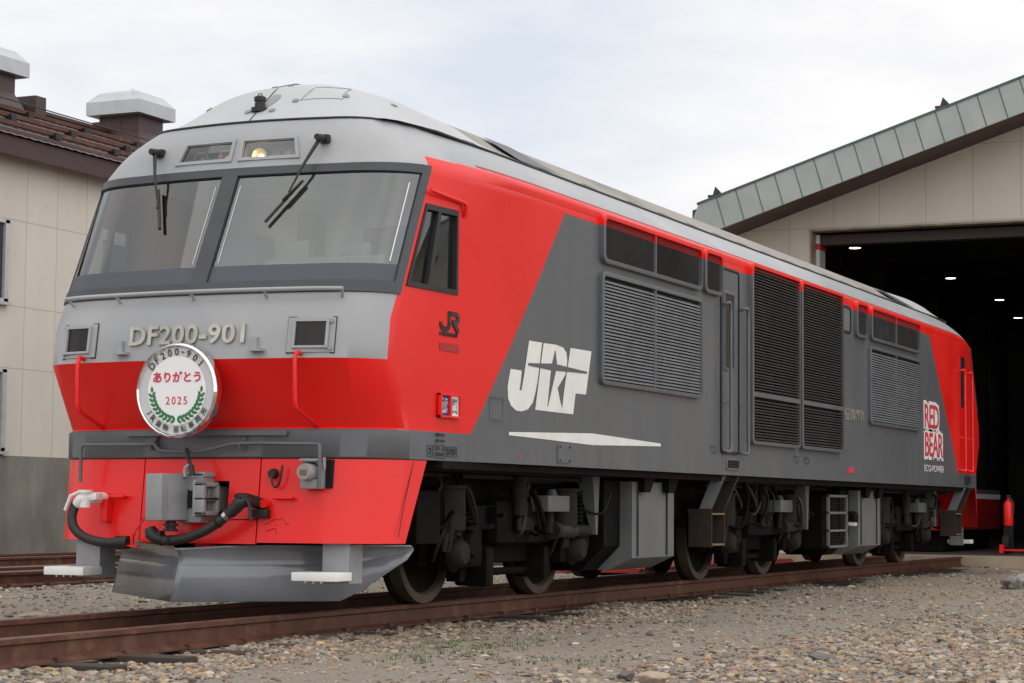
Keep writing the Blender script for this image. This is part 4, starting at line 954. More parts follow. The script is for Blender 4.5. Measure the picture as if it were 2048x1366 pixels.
# ---------------------------------------------------------------- below the sill
b = MB(); b.box(-.42, .42, 1.0, YB-1.0, .34, 1.03); b.box(-.82, .82, .45, YB-.8, .62, 1.0); b.box(-1.40, 1.40, .5, YB-.6, .985, 1.036); b.build('underframe', 'grime', loco)  # underframe; its centre and inner boxes are added dark fill blocking light
WB, BS, Y1 = 2.142, 6.2425, 1.713
def wheel(y, s, par):
    b = MB(); pr = [(0, .04), (.10, .05), (.12, .02), (.30, .0), (.375, .012), (.39, .045), (.452, .045), (.455, -.05), (.48, -.075), (.478, -.095), (.10, -.095)]
    b.lathe([(r, s*a) for r, a in pr], 0, (s*.62, y, .455), 40, 0, lambda i, j: 1 if 4 <= i <= 6 else 0)
    return b.build('wheel', ['grime', 'tyre'], par, 30)
for k in range(3):
    ya = Y1+k*BS; yc = ya+WB/2
    b = MB()
    for s in (1, -1):
        b.bbox(min(s*.86, s*1.0), max(s*.86, s*1.0), ya-.75, ya+WB+.75, .55, .74, .03)
        b.bbox(min(s*.86, s*1.02), max(s*.86, s*1.02), yc-.55, yc+.55, .44, .78, .05)
    b.bbox(-.9, .9, yc-.3, yc+.3, .42, .76, .03)
    bg_ = b.build('bogie', 'grime', loco, 40)
    for i in (0, 1):
        yw = ya+i*WB
        for s in (1, -1):
            wheel(yw, s, bg_)
            if s > 0:
                b = MB(); b.bbox(.84, 1.03, yw-.16, yw+.16, .30, .60, .04); b.lathe([(0, .06), (.09, .06), (.11, .03), (.11, 0)], 0, (1.02, yw, .45), 20); b.build('axle_box', 'grime', bg_, 40)
        b = MB(); b.cyl((-.6, yw, .455), (.6, yw, .455), .08, 16); b.build('axle', 'grime', bg_, 40)
        # brake gear beside each wheel
        yb_ = yw-.19
        b = MB(); b.lathe([(0, .0), (.125, .0), (.13, .06), (.125, .30), (.10, .30)], 2, (1.02, yw-.34 if i == 0 else yw-.36, .555), 20); b.lathe([(.125, .30), (.15, .30), (.15, .325), (0, .33)], 2, (1.02, yw-.34 if i == 0 else yw-.36, .555), 20); b.build('air_spring', 'grime2', bg_, 40)
        b = MB(); c = []
        for q in range(70): a = q*.63; c.append((1.03+.055*math.cos(a), yw-.09+.055*math.sin(a), .585+.0034*q))
        b.tube(c, .012, 6); b.cyl((1.03, yw-.09, .82), (1.03, yw-.09, .87), .06, 14); b.cyl((1.03, yw-.09, .555), (1.03, yw-.09, .585), .075, 14); b.build('coil_spring', 'grime', bg_, 50)
        b = MB(); yq = yw-.19 if i == 0 else yw-.06
        b.lathe([(0, .07), (.075, .065), (.105, .03), (.11, -.02), (.14, -.03), (.14, -.10), (0, -.10)], 0, (1.03, yq, .385), 24, 0, lambda i_, j: 1 if i_ < 3 else 0); b.tube([(1.03, yq-.09, .50), (1.06, yq-.2, .55), (1.06, yq-.26, .52), (1.05, yq-.28, .40)], .022, 8, 1, 3); b.build('brake_cylinder', ['grime', 'grime2'], bg_, 40)
        b = MB(); b.tube([(1.05, yw-.45, .80), (1.06, yw-.47, .6), (1.0, yw-.5, .40), (.9, yw-.35, .33)], .016, 6, 0, 4); b.tube([(1.08, yw-.42, .66), (1.08, yw-.42, .58), (1.06, yw-.42, .40)], [.035, .035, .02], 10); b.build('brake_pipe', 'grime2', bg_, 50)
        b = MB(); b.bbox(.70, .98, yw+.42, yw+.56, .12, .42, .03) if i == 0 else b.bbox(.70, .98, yw-.62, yw-.50, .16, .42, .03); b.build('traction_rod_bracket', 'grime', bg_, 40)
    b = MB(); b.lathe([(0, .30), (.062, .30), (.062, .22), (.075, .22), (.075, .14), (.062, .14), (.055, 0), (0, 0)], 2, (1.06, ya+.84, .66), 18); b.build('vertical_damper', 'grime2', bg_, 40)
    b = MB(); b.prism([(1.06, ya+.78, .545), (1.06, ya+1.08, .545), (1.06, ya+1.08, .61), (1.06, ya+.93, .665), (1.06, ya+.84, .665), (1.06, ya+.78, .62)], (.02, 0, 0)); b.build('damper_bracket', 'grime2', bg_, 40)
    b = MB(); b.bbox(1.0, 1.16, ya+1.18, ya+1.62, .69, .82, .012); b.lathe([(0, .0), (.05, .0), (.03, .05), (0, .05)], 2, (1.05, ya+1.5, .82), 14); b.build('junction_box', 'tank', bg_, 40)
    b = MB(); b.cyl((1.08, ya+1.46, .54), (1.08, ya+1.86, .535), .062, 18); b.cyl((1.08, ya+1.86, .535), (1.08, ya+2.16, .53), .05, 18, 1); b.cyl((1.08, ya+1.44, .54), (1.08, ya+1.50, .54), .072, 18, 1); b.cyl((1.06, ya+1.44, .52), (1.06, ya+1.44, .70), .035, 10, 1); b.build('yaw_damper', ['black', 'grime2'], bg_, 40)
    b = MB(); b.cyl((.98, ya+.98, .965), (.98, ya+1.8, .965), .055, 16); b.build('air_reservoir', 'grime2', loco, 40)
    b = MB(); b.prism([(1.12, ya+2.16, 1.03), (1.12, ya+2.32, 1.03), (1.12, ya+2.27, .50), (1.12, ya+2.235, .50)], (.02, 0, 0)); b.prism([(1.12, ya+2.16, 1.03), (.98, ya+2.16, 1.03), (1.1, ya+2.235, .5), (1.12, ya+2.235, .5)], (0, .012, 0)); b.build('damper_hanger', 'tank', loco)
    b = MB(); b.bbox(1.0, 1.1, ya-1.0, ya-.62, .46, .84, .02); b.build('sand_box', 'grime', loco, 40)
    b = MB()
    for s in (1, -1):
        b.bbox(min(s*.70, s*.835), max(s*.70, s*.835), ya-.42, ya+WB+.42, .29, .80, .02)
        for yw in (ya, ya+WB): b.bbox(min(s*.82, s*.99), max(s*.82, s*.99), yw-.30, yw+.34, .27, .60, .05)
    b.each('inner_frame', 'grime', bg_, 40)
    # pipes, cables and small fittings round the bogie
    rp_ = random.Random(40+k)
    for q in range(9):
        y = ya-.8+rp_.uniform(0, 3.6); x = rp_.uniform(.98, 1.2); z1 = rp_.uniform(.85, 1.0); z0 = rp_.uniform(.45, .75); dy = rp_.uniform(-.35, .35)
        b = MB(); b.tube([(x, y, z1), (x+.04, y+.02, (z1+z0)/2+.05), (x+.02, y+dy*.6, z0), (x-.12, y+dy, z0+.03)], rp_.choice([.010, .014, .02]), 6, 0, 4); b.build('brake_pipe', rp_.choice(['grime', 'grime2', 'hose']), bg_, 60)
    for q in range(7):
        y = ya-.6+rp_.uniform(0, 3.2); z = rp_.uniform(.5, .9); w, h = rp_.uniform(.05, .13), rp_.uniform(.05, .14)
        b = MB(); b.bbox(.9, 1.07+rp_.uniform(0, .06), y, y+w, z, z+h, .01); b.cyl((1.05, y+w/2, z+h/2), (1.13, y+w/2, z+h/2), min(w, h)*.3, 8); b.build('pipe_fitting', rp_.choice(['grime', 'grime2', 'grime2']), bg_, 40)
    b = MB(); b.tube([(1.02, ya-.9, .955), (1.02, ya+3.4, .955)], .022, 8); b.tube([(1.1, ya-.9, .99), (1.1, ya+3.4, .985)], .014, 6); b.build('air_line', 'grime2', loco, 60)
    b = MB(); b.tube([(.80, ya+.25, .22), (.80, ya+WB-.25, .22)], .03, 8); b.bbox(.74, .86, ya+.2, ya+.3, .16, .6, .01); b.bbox(.74, .86, ya+WB-.3, ya+WB-.2, .16, .6, .01); b.build('brake_rigging', 'grime', bg_, 40)
# equipment boxes
for y0, y1 in ((4.45, 5.50), (11.86, 12.90)):
    b = MB(); pr = [(1.27, .95), (1.27, .295), (1.05, .19), (.5, .19), (.5, .95)]
    b.prism([(x, y0, z) for x, z in pr], (0, y1-y0, 0), 0)
    b2 = b.build('equipment_box', 'tank', loco, 30)
    b = MB()
    for y in (y0+.11, y1-.21): b.bbox(1.268, 1.284, y, y+.022, .31, .90, .004)
    b.each('box_rib', 'rustgrey', b2)
    b = MB(); b.prism([(x, y0-.38, z) for x, z in ((1.16, .95), (1.16, .40), (.95, .19), (.5, .19), (.5, .95))], (0, .375, 0)); b.build('side_tank', 'grime', b2)
    b = MB()
    for y in (y0+.12, y1-.32): b.prism([(1.29, y, 1.03), (1.29, y, .86), (1.29, y+.14, .86), (1.29, y+.30, 1.03)], (.05, 0, 0))
    b.each('box_hanger', 'grime', b2)
b = MB(); b.prism([(.95, 10.55, .88), (1.2, 10.55, .88), (1.2, 10.55, .28), (.95, 10.55, .28)], (0, .7, 0)); cg = b.build('cage_box', 'grime', loco)
b = MB()
for y in (10.5, 11.27): b.bbox(1.27, 1.30, y, y+.04, .29, .89, .004)
for z in (.29, .47, .67, .86): b.bbox(1.27, 1.30, 10.5, 11.31, z, z+.028, .004)
b.build('cage_frame', 'tank', cg)
b = MB()
for k in range(20): b.box(1.265, 1.272, 10.54, 11.27, .33+.027*k, .336+.027*k)
b.build('cage_mesh', 'grime2', cg)
b = MB(); b.tube([(1.25, 11.35, .69), (1.32, 11.4, .69), (1.32, 11.55, .68)], .02, 8); b.tube([(1.3, 11.4, .56), (1.3, 11.62, .55)], .025, 8, 1); b.bbox(1.28, 1.36, 11.38, 11.56, .58, .68, .02); b.build('drain_valve', ['grime', 'white'], loco, 40)
def ladder(y0, y1, mat):
    b = MB()
    for y in (y0, y1-.02):
        b.prism([(1.44, y, 1.035), (1.30, y, 1.035), (1.17, y, .72), (1.30, y, .72)], (0, .02, 0)); b.prism([(1.30, y, .72), (1.06, y, .72), (1.06, y, .36), (1.30, y, .36)], (0, .02, 0))
    b.box(1.06, 1.07, y0, y1, .36, .68)
    l = b.build('boarding_steps', 'rustgrey', loco)
    for z in (.665, .375):
        b = MB(); b.box(1.06, 1.302, y0+.021, y1-.021, z, z+.016); b.build('wooden_tread', 'wood', l)
    b = MB()
    for y in (y0-.003, y1-.001):
        b.prism([(1.441, y, 1.034), (1.31, y, 1.034), (1.18, y, .722), (1.301, y, .722)], (0, .004, 0)); 
    b.each('painted_stringer', 'slat', l)
ladder(6.46, 6.86, 0); ladder(17.0, 17.36, 0)
b = MB(); b.cyl((.98, 6.0, .965), (.98, 6.05, .965), .05, 12); b.cyl((1.0, 7.2, .93), (1.0, 7.24, 1.0), .06, 12); b.build('pipe_end', 'grime2', loco, 40)
b = MB()
for k, (y, z) in enumerate(((7.6, .98), (8.1, .93), (13.2, .95))): b.tube([(1.1, y, 1.0), (1.15, y+.1, .85), (1.12, y+.3, .75), (1.0, y+.5, .7)], .018, 6, 0, 4)
b.each('cable_loop', 'black', loco, 60)
# rear pilot
b = MB(); b.grid([[(x, YB-(dyf(x)+y0f(z)), z) for x in (-1.3, -1.1, -.5, 0, .5, 1.0, 1.16, 1.29, 1.33, 1.345)] for z in (.478, 1.034)]); b.quad((1.345, YB-(.45+y0f(.478)), .478), (1.345, YB-(.45+y0f(1.03)), 1.034), (1.372, YB-.315, 1.034), (1.349, YB-.055, .478)); b.build('rear_pilot_panel', 'red', loco)
b = MB(); b.bbox(.88, 1.08, YB+.22, YB+.24, .21, .48, .004); st = b.build('pilot_step', 'mid', loco)
b = MB(); b.bbox(.84, 1.18, YB+.245, YB+.45, .235, .292, .008); b.build('step_tread', 'white', st, 40)

# ================================================================== head plate hung on the front
HY, HZ, HR = -.66, 1.48, .318
hp = thing('head_plate', 'round white chrome-rimmed head plate with a green wreath, hung on the locomotive nose', 'head plate', (0, HY, HZ-HR))
b = MB(); b.lathe([(HR-.028, .012), (HR-.026, -.012), (HR-.016, -.022), (HR-.004, -.012), (HR, .0), (HR, .05), (HR-.03, .055), (0, .055)], 1, (0, HY, HZ), 64); b.build('chrome_rim', 'chrome', hp, 50)
b = MB(); b.poly([((HR-.024)*math.cos(k*math.pi/32), HY+.002, HZ+(HR-.024)*math.sin(k*math.pi/32)) for k in range(64)][::-1]); b.build('plate_face', 'whiteplate', hp)
b = MB(); b.poly([(.229*math.cos(k*math.pi/32), HY-.001, HZ+.229*math.sin(k*math.pi/32)) for k in range(64)][::-1]); b.build('inner_disc', 'plateinner', hp)
def disc(u, v, w): return Vector((u, HY-.0035-w, HZ+v))
def arc(chars, ang, rad, h, top, mat, bold=.004):
    for ch_, a in zip(chars, ang):
        if ch_ == ' ': continue
        t_ = R(a); sgn = 1 if top else -1
        cx_, cy_ = rad*math.sin(t_), sgn*rad*math.cos(t_)
        rot = -t_ if top else t_
        def mpf(u, v, w): return disc(cx_+u*math.cos(rot)-v*math.sin(rot), cy_+u*math.sin(rot)+v*math.cos(rot), w)
        hh = h*(.18 if ch_ == '-' else 1); text('rim_letter', ch_, mpf, (-.1, .1, -hh/2, hh/2), mat, hp, bold, .001, keep=True)
arc('DF200-901', [-50, -38, -26, -13.5, -1, 9.5, 20, 33, 46], .258, .047, True, 'blacktext', .006)
arc('JR貨物苗穂車両所', [-56, -44.5, -32, -18.5, 0.5, 13.5, 27.5, 42, 57], .258, .044, False, 'blacktext', .008)
text('greeting_lettering', 'ありがとう', disc, (-.186, .186, .055, .128), 'redtext', hp, .028, .001)
text('year_lettering', '2025', disc, (-.083, .083, -.092, -.040), 'redtext', hp, .0, .001, spacing=1.3)
b = MB()
def leaf(cx_, cy_, a, l, w):
    pts = [(0, 0), (.25, .8), (.5, 1), (.75, .75), (1, 0), (.75, -.75), (.5, -1), (.25, -.8)]
    b.poly([disc(cx_+(q[0]*l)*math.cos(a)-q[1]*w*math.sin(a), cy_+(q[0]*l)*math.sin(a)+q[1]*w*math.cos(a), 0) for q in pts])
for s in (-1, 1):
    for k in range(10):
        th = R(2+k*9.3); rad = .193; cx_, cy_ = s*rad*math.sin(th), -rad*math.cos(th)
        ta = th if s > 0 else math.pi-th
        for e in ((1, -1) if k < 9 else (0,)): leaf(cx_, cy_, ta+e*.62, .046, .0105)
b.build('laurel_wreath', 'green', hp)

# ================================================================== left building
bl_ = thing('workshop_building', 'cream panelled workshop with dark brown roof on a concrete base, left of the locomotive', 'building', (-16, 18, GZ))
WX = -12.5
b = MB(); b.box(-19.5, WX, 2, 36, 1.43, 6.2); b.build('wall', 'cream', bl_)
b = MB(); b.box(-19.5, WX+.05, 1.95, 36.05, GZ-.1, 1.435); b.build('concrete_base', 'concrete', bl_)
b = MB(); b.box(WX+.30, WX+.36, 1.5, 36.4, 5.98, 6.27); b.box(WX-.1, WX+.30, 1.5, 36.4, 6.15, 6.18); b.build('fascia', 'brownfascia', bl_)
b = MB(); EX, EZ, RX, RZ = WX+.42, 6.275, -15.5, 7.72
nrib = 150; rowsl = []
for k in range(nrib*2+1):
    y = 1.4+(36.5-1.4)*k/(nrib*2); o = .010 if k % 2 else 0
    rowsl.append([(EX, y, EZ+o), (RX, y, RZ+o), (2*RX-EX, y, EZ+o)])
b.grid(rowsl); rf = b.build('roof', 'brownroof', bl_)
for d in (.05, .10, .22, .30, .36, .50, .58, .78, .88):
    x = EX+(RX-EX)*d; z = EZ+(RZ-EZ)*d
    b = MB(); b.box(x-.012, x+.012, 1.5, 36, z+.005, z+.035); b.build('sheet_lap', 'brownroof', rf)
for d in (.16, .42, .68):
    x = EX+(RX-EX)*d; z = EZ+(RZ-EZ)*d
    b = MB(); b.box(x-.03, x+.03, 1.5, 36, z+.06, z+.13); b.build('snow_guard_bar', 'rust', rf)
b = MB()
for k in range(22):
    y = 2+k*1.6
    for d in (.16, .42, .68): x = EX+(RX-EX)*d; z = EZ+(RZ-EZ)*d; b.box(x-.06, x+.09, y-.07, y+.07, z, z+.10)
b.each('guard_bracket', 'black', rf)
b = MB(); b.box(RX-.12, RX+.12, 1.4, 36.5, RZ-.01, RZ+.05)
for y in (17.6, 20.2, 22.4): b.box(RX-.3, RX+.35, y, y+.3, RZ-.1, RZ+.22)
b.build('ridge_cap', 'brownroof', rf)
b = MB(); b.tube([(-13.9, 1.5, 7.15), (-13.9, 12, 7.12), (-13.9, 36, 7.15)], .012, 5); b.tube([(-14.2, 1.5, 7.5), (-14.2, 36, 7.35)], .012, 5); b.each('roof_cable', 'black', rf)
for yv in (16.0, 20.0, 24.0+.6):
    pass
VX0, VX1 = -15.8, -14.6
for yv in (15.47, 19.99, 24.5):
    v = MB(); ya, yb = yv, yv+1.22
    v.box(VX0+.15, VX1-.15, ya+.22, yb-.2, 7.2, 8.04); v.prism([(VX0-.05, ya-.05, 7.35), (VX1+.05, ya-.05, 7.35), (VX1+.05, yb+.1, 7.35), (VX0-.05, yb+.1, 7.35)], (0, 0, .01))
    fl = [(VX0-.05, ya+.02, 7.3), (VX1+.05, ya+.02, 7.3), (VX1+.05, yb, 7.3), (VX0-.05, yb, 7.3)]; tp = [(VX0+.15, ya+.22, 7.72), (VX1-.15, ya+.22, 7.72), (VX1-.15, yb-.2, 7.72), (VX0+.15, yb-.2, 7.72)]
    v.grid([fl, tp], close=True); v = v.build('roof_ventilator', 'brownroof', bl_)
    c = MB(); def_ = lambda i, z: [(VX0+i, ya+i*1.0, z), (VX1-i, ya+i*1.0, z), (VX1-i, yb-i, z), (VX0+i, yb-i, z)]
    oct_ = lambda i, z: [(VX0+i, ya, z), (VX1-i, ya, z), (VX1, ya+i, z), (VX1, yb-i, z), (VX1-i, yb, z), (VX0+i, yb, z), (VX0, yb-i, z), (VX0, ya+i, z)]
    c.grid([def_(0.02, 8.03), def_(0, 8.03), def_(0, 8.28), def_(.17, 8.47), def_(.34, 8.53)], close=True); c.poly(def_(.34, 8.53)); c.poly(def_(.02, 8.03)[::-1])
    c = c.build('ventilator_cap', 'vent', v)
    k = MB(); xm = (VX0+VX1)/2
    k.tube([(VX0+.2, ya+.12, 8.43), (xm, ya-.003, 8.06)], .007, 4); k.tube([(VX1-.2, ya+.12, 8.43), (xm, ya-.003, 8.06)], .007, 4); k.cyl((xm+.1, ya+.5, 8.5), (xm+.1, ya+.5, 8.58), .03, 8); k.build('cap_crease', 'vent', c)
def bwin(y0, y1, z0, z1):
    b = MB()
    for a, c, e, g in ((y0, y1, z0, z0+.05), (y0, y1, z1-.05, z1), (y0, y0+.05, z0, z1), (y1-.10, y1, z0, z1), ((y0+y1)/2-.025, (y0+y1)/2+.025, z0, z1)): b.box(WX-.05, WX+.06, a, c, e, g)
    b.box(WX-.02, WX+.11, y0-.04, y1+.04, z0-.05, z0-.005)
    w = b.build('window', 'alu', bl_)
    b = MB(); b.box(WX-.03, WX+.012, y0+.05, y1-.05, z0+.05, z1-.05); b.build('window_pane', 'bglass', w)
bwin(11.9, 13.5, 3.78, 5.04); bwin(11.9, 13.52, 1.5, 2.75); bwin(16.0, 17.6, 3.78, 5.04); bwin(20.2, 21.8, 3.78, 5.04); bwin(16.2, 17.8, 1.5, 2.75); bwin(24, 25.6, 3.78, 5.04)

# ================================================================== engine shed
sh_ = thing('engine_shed', 'beige engine shed with pale green sheet roof edge and wide dark doorway behind the locomotive', 'building', (6, 32, GZ))
def zroof(x): return 5.37+.322*(min(x, 15-x)+3.3)   # fascia lower edge
WY = 21.5; XL, XR = -3.75, 18.75; OL, OR, OZ = -2.1, 5.6, 5.385
b = MB()
b.prism([(XL, WY, -.2), (OL, WY, -.2), (OL, WY, OZ), (OL, WY, zroof(OL)+.35), (XL, WY, zroof(XL)+.35)], (0, .18, 0))
b.prism([(OL+.001, WY, OZ), (OR, WY, OZ), (OR, WY, zroof(OR)+.35), (OL+.001, WY, zroof(OL)+.35)], (0, .18, 0))
b.prism([(OR+.001, WY, -.2), (XR, WY, -.2), (XR, WY, zroof(XR)+.35), (7.5, WY, zroof(7.5)+.35), (OR+.001, WY, zroof(OR)+.35)], (0, .18, 0))
gw = b.build('gable_wall', 'shedwall', sh_)
b = MB(); b.box(OL-.01, OR, WY-.03, WY+.24, OZ-.02, OZ+.012); b.box(OL, OL+.03, WY-.02, WY+.24, 0, OZ-.02); b.build('door_frame', 'doortrim', sh_)
b = MB(); b.box(OL+.035, OL+.10, WY+.20, WY+.55, 0, OZ-.05); b.build('folded_door', 'alu', sh_)
b = MB(); b.box(OL+.03, OL+.115, WY+.19, WY+.56, OZ-.30, OZ-.20); b.build('door_stripe', 'dred', sh_)
b = MB(); b.box(OL+.1, OR, WY+.25, WY+.5, OZ-.22, OZ-.06); b.build('door_track', 'rustgrey', sh_)
# roof slabs and fascia
FY = 20.5
def rslab(x0, x1, lo, hi, y0, y1, b): b.prism([(x0, y0, zroof(x0)+lo), (x1, y0, zroof(x1)+lo), (x1, y0, zroof(x1)+hi), (x0, y0, zroof(x0)+hi)], (0, y1-y0, 0))
EL = -3.86
b = MB(); rslab(EL, 7.5, .36, .50, FY+.05, 46, b); rslab(7.5, 15-EL, .36, .50, FY+.05, 46, b); b.build('roof', 'brownfascia', sh_)
b = MB(); rslab(EL+.35, 7.5, .0, .55, FY, FY+.05, b); rslab(7.5, 15-EL-.35, .0, .55, FY, FY+.05, b); b.prism([(EL, FY, zroof(EL)+.28), (EL+.35, FY, zroof(EL+.35)), (EL+.35, FY, zroof(EL+.35)+.55), (EL+.12, FY, zroof(EL+.12)+.55)], (0, .05, 0)); fs = b.build('fascia', 'patina', sh_)
b = MB(); rslab(EL+.1, 7.5, .55, .585, FY-.02, FY+.2, b); rslab(7.5, 15-EL-.1, .55, .585, FY-.02, FY+.2, b)
b.build('fascia_trim', 'patinaedge', fs)
b = MB()
for k in range(36):
    x = -3.40+k*.334; b.tube([(x-.02, FY-.004, zroof(x-.02)+.555), (x+.13, FY-.004, zroof(x+.13)-.003)], .008, 5)
b.build('sheet_seam', 'patinaedge', fs)
b = MB(); rslab(EL+.3, 7.5, .02, .06, FY+.05, WY, b); rslab(7.5, 15-EL-.3, .02, .06, FY+.05, WY, b); b.build('soffit', 'brownfascia', sh_)
for x in (-3.45, .37, 4.2):
    b = MB(); z = zroof(x)+.585; b.prism([(x-.05, FY+.02, z), (x+.10, FY+.02, z+.05), (x-.0, FY+.02, z+.16)], (0, .06, 0)); b.box(x-.12, x+.1, FY-.01, FY+.2, z-.02, z+.02); b.build('snow_guard', 'brownfascia', sh_)
# inside
b = MB(); W0, W1 = XL, XL+.15
for a, c, e, g in ((WY+.18, 43, -.2, 6), (43.6, 44.9, -.2, 6), (46, 46.15, -.2, 6), (43, 43.6, -.2, 1.2), (43, 43.6, 2.4, 3.9), (43, 43.6, 5.2, 6), (44.9, 46, -.2, 1.2), (44.9, 46, 2.4, 3.9), (44.9, 46, 5.2, 6)): b.box(W0, W1, a, c, e, g)
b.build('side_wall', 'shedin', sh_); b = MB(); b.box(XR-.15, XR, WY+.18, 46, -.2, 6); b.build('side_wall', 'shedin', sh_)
for a, c in ((43, 43.6), (44.9, 46)):
    for e, g in ((1.2, 2.4), (3.9, 5.2)):
        b = MB(); b.box(XL+.06, XL+.07, a, c, e, g); b.build('shed_window', 'frosted', sh_)
for y in (24.5, 28, 31.5, 35, 38.5, 42):
    b = MB(); b.box(XL+.2, XR-.2, y, y+.12, 5.86, 5.93); b.box(XL+.2, XR-.2, y+.02, y+.1, 5.60, 5.64)
    for k in range(18): b.tube([(XL+.3+k*.6, y+.06, 5.63), (XL+.6+k*.6, y+.06, 5.87), (XL+.9+k*.6, y+.06, 5.63)], .022, 4)
    b.build('roof_truss', 'grime2', sh_)
    b = MB(); b.bbox(XL+.16, XL+.42, y-.05, y+.2, 0, 5.9, .01); b.build('column', 'grime2', sh_, 40)
    b = MB(); b.box(XL+.16, XL+.24, y+.2, y+3.3, 2.9, 3.05); b.build('wall_beam', 'grime2', sh_)
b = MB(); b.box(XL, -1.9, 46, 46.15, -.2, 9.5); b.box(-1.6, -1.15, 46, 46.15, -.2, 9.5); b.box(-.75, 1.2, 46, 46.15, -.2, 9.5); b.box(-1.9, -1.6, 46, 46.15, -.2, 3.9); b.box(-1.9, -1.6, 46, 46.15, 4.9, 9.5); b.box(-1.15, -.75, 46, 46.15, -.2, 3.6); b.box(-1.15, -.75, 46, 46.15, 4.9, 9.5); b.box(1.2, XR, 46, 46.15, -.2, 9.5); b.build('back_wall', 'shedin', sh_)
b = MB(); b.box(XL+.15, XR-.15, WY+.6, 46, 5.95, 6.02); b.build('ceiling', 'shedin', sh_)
b = MB()
for y in (26, 31, 36, 41): b.box(XL+.15, XL+.5, y, y+.3, 0, 5.95); b.box(-.6, -.3, y+2, y+2.3, 0, 3.0) if y > 36 else None
b.each('column', 'shedin', sh_)
b = MB(); b.box(XL-.2, XR+.2, 20.62, WY-.0, GZ-.1, -.002); struct(b.build('concrete_apron', 'slab'))
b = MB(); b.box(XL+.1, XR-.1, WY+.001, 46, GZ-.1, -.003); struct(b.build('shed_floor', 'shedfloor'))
for k, (x, y, lb) in enumerate([(-2.1, 24.35, 'round lit ceiling lamp nearest the shed doorway'), (-1.6, 29.9, 'round lit ceiling lamp second from the shed doorway'), (-1.56, 34.66, 'round lit ceiling lamp third from the shed doorway'), (-2.02, 39.25, 'round lit ceiling lamp farthest inside the shed')]):
    t = thing('ceiling_lamp', lb, 'lamp', (x, y, 5.42), 'lit ceiling lamps in the dark shed')
    b = MB(); b.lathe([(0, .0), (.10, .0), (.11, .02)], 2, (x, y, 5.42), 20); b.build('lamp_disc', 'ceil_on', t)
    b = MB(); b.lathe([(.112, .0), (.17, .02), (.09, .12), (.05, .2), (0, .2)], 2, (x, y, 5.42), 20); b.cyl((x, y, 5.6), (x, y, 5.95), .015, 6); b.build('lamp_shade', 'grime2', t, 40)
# red vehicle parked inside
rv = thing('parked_rail_vehicle', 'red vehicle end with a white stripe inside the shed, beyond the locomotive tail', 'rail vehicle', (0, 26, 0))
b = MB(); b.bbox(-2.0, -.27, 23.4, 28, .37, .93, .03); b.build('body', 'dred', rv, 40)
b = MB(); b.box(-2.005, -.265, 23.392, 28.01, .93, 1.02); b.build('white_stripe', 'white', rv)
b = MB(); b.bbox(-2.0, -.27, 23.4, 28, 1.021, 1.10, .01); b.build('deck', 'grey', rv)
b = MB(); b.box(-1.9, -.4, 23.7, 27.6, .02, .371); b.bbox(-.27, -.17, 24.6, 24.8, .76, .86, .02); b.build('underframe', 'grime', rv)
# fire extinguisher, trolley, machine by the doorway
fe = thing('fire_extinguisher', 'red fire extinguisher standing just inside the shed doorway', 'fire extinguisher', (.86, 23, .45))
b = MB(); b.lathe([(0, 0), (.075, 0), (.08, .02), (.08, .36), (.05, .41), (.025, .43), (.025, .46), (0, .46)], 2, (.86, 23, .47), 18); b.build('cylinder', 'red', fe, 40)
b = MB(); b.bbox(.83, .90, 22.96, 23.04, .93, .98, .01); b.tube([(.87, 23, .95), (.95, 22.98, .85), (.95, 22.97, .65)], .012, 6, 0, 3); b.build('valve_hose', 'black', fe, 40)
b = MB(); b.bbox(.79, .93, 22.93, 23.07, .01, .465, .01); st = b.build('stand', 'void', fe)
tr = thing('workshop_trolley', 'low red trolley with a steel wheel beside the fire extinguisher', 'trolley', (1.2, 23, 0))
b = MB(); b.bbox(.80, .86, 22.5, 22.7, .02, .16, .01); b.bbox(.84, 2.4, 22.58, 22.64, .055, .085, .008); b.build('frame', 'red', tr)
b = MB(); b.lathe([(0, .0), (.07, .0), (.09, .04), (.14, .04), (.16, .0), (.16, -.06), (0, -.06)], 0, (.86, 22.9, .165), 28); b.build('wheel', 'grime2', tr, 40)
mc = thing('workshop_machine', 'dull blue machine at the edge of the shed doorway', 'machine', (1.35, 23.8, 0))
b = MB(); b.bbox(1.05, 1.7, 23.4, 24.2, .05, .80, .03); b.build('cabinet', 'blue', mc, 40)
b = MB(); b.cyl((1.2, 23.35, .6), (1.2, 23.4, .6), .07, 14); b.bbox(1.3, 1.5, 23.36, 23.4, .3, .45, .01); b.tube([(1.1, 23.4, .8), (1.1, 23.4, 1.1), (1.4, 23.4, 1.1)], .02, 8); b.build('machine_fittings', 'steel', mc, 40)

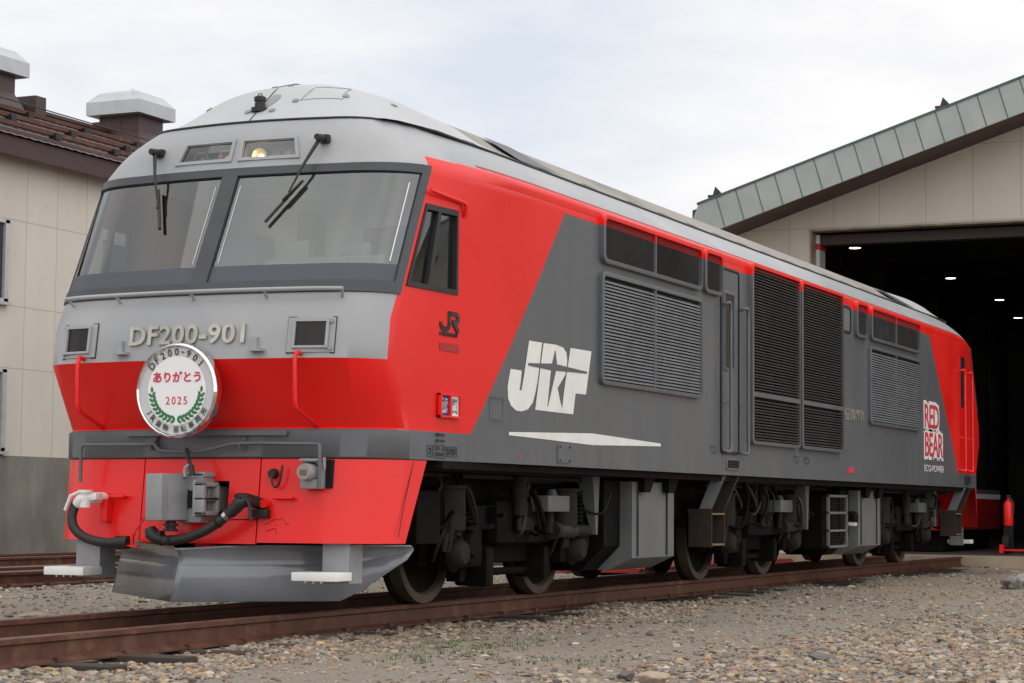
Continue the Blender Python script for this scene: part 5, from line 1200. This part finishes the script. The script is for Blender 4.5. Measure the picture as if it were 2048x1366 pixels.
# ================================================================== small things on the ground
b = MB()
t = thing('walkway_panel', 'low red slatted walkway panel lying beyond the track, seen under the locomotive', 'walkway', (-2.9, 17, GZ))
b.box(-3.6, -2.15, 13.6, 23, GZ+.03, GZ+.06); b.build('base_board', 'dred', t)
b = MB()
for k in range(60): b.box(-3.6, -2.15, 13.65+k*.155, 13.74+k*.155, GZ+.06, GZ+.09)
b.build('slats', 'redmesh', t)
def rockmesh(name, c, s, mat, seed, sub=3):
    rn = np.random.default_rng(seed); v, f = stone_base(sub)
    for k in range(14):
        n = rn.normal(0, 1, 3); n /= np.linalg.norm(n); d = v @ n; lim = rn.uniform(.62, .9); v = v-np.outer(np.clip(d-lim, 0, None), n)
    v = v*(1+.05*rn.normal(0, 1, (len(v), 1))); v = v*np.array(s)+np.array(c)
    b = MB(); b.v = [tuple(q) for q in v]; b.f = [tuple(int(i) for i in q) for q in f]; b.m = [0]*len(f); return b.build(name, mat, None, 30)
tag(rockmesh('concrete_lump', (3.28, 11.9, GZ+.06), (.34, .25, .15), 'rock', 3), 'broken grey concrete lump lying on the gravel at the right edge', 'concrete lump')
for nm, c, s, colr, lb, sd_ in (
    ('stone', (3.98, -2.30, GZ+.03), (.105, .07, .045), (.36, .29, .22), 'largest smooth tan stone at the bottom edge of the picture', 5),
    ('stone', (3.72, -2.0, GZ+.02), (.05, .045, .035), (.13, .11, .10), 'dark angular stone just behind the largest tan stone', 6),
    ('stone', (-2.45, 1.1, GZ+.015), (.17, .09, .035), (.30, .26, .21), 'flat buff stone lying left of the locomotive track', 7),
    ('stone', (-3.0, .9, GZ+.015), (.11, .06, .035), (.37, .25, .17), 'orange-brown stone beside the flat buff stone', 8),
    ('stone', (4.25, -.2, GZ+.02), (.075, .06, .03), (.14, .145, .14), 'flat dark grey pebble lying alone on the gravel path', 9)):
    mm = simple('stone_surface', colr, .85, 0, .2, 14, .2, 60)
    tag(rockmesh(nm, c, s, mm, sd_), lb, 'stone', 'larger stones on the gravel')
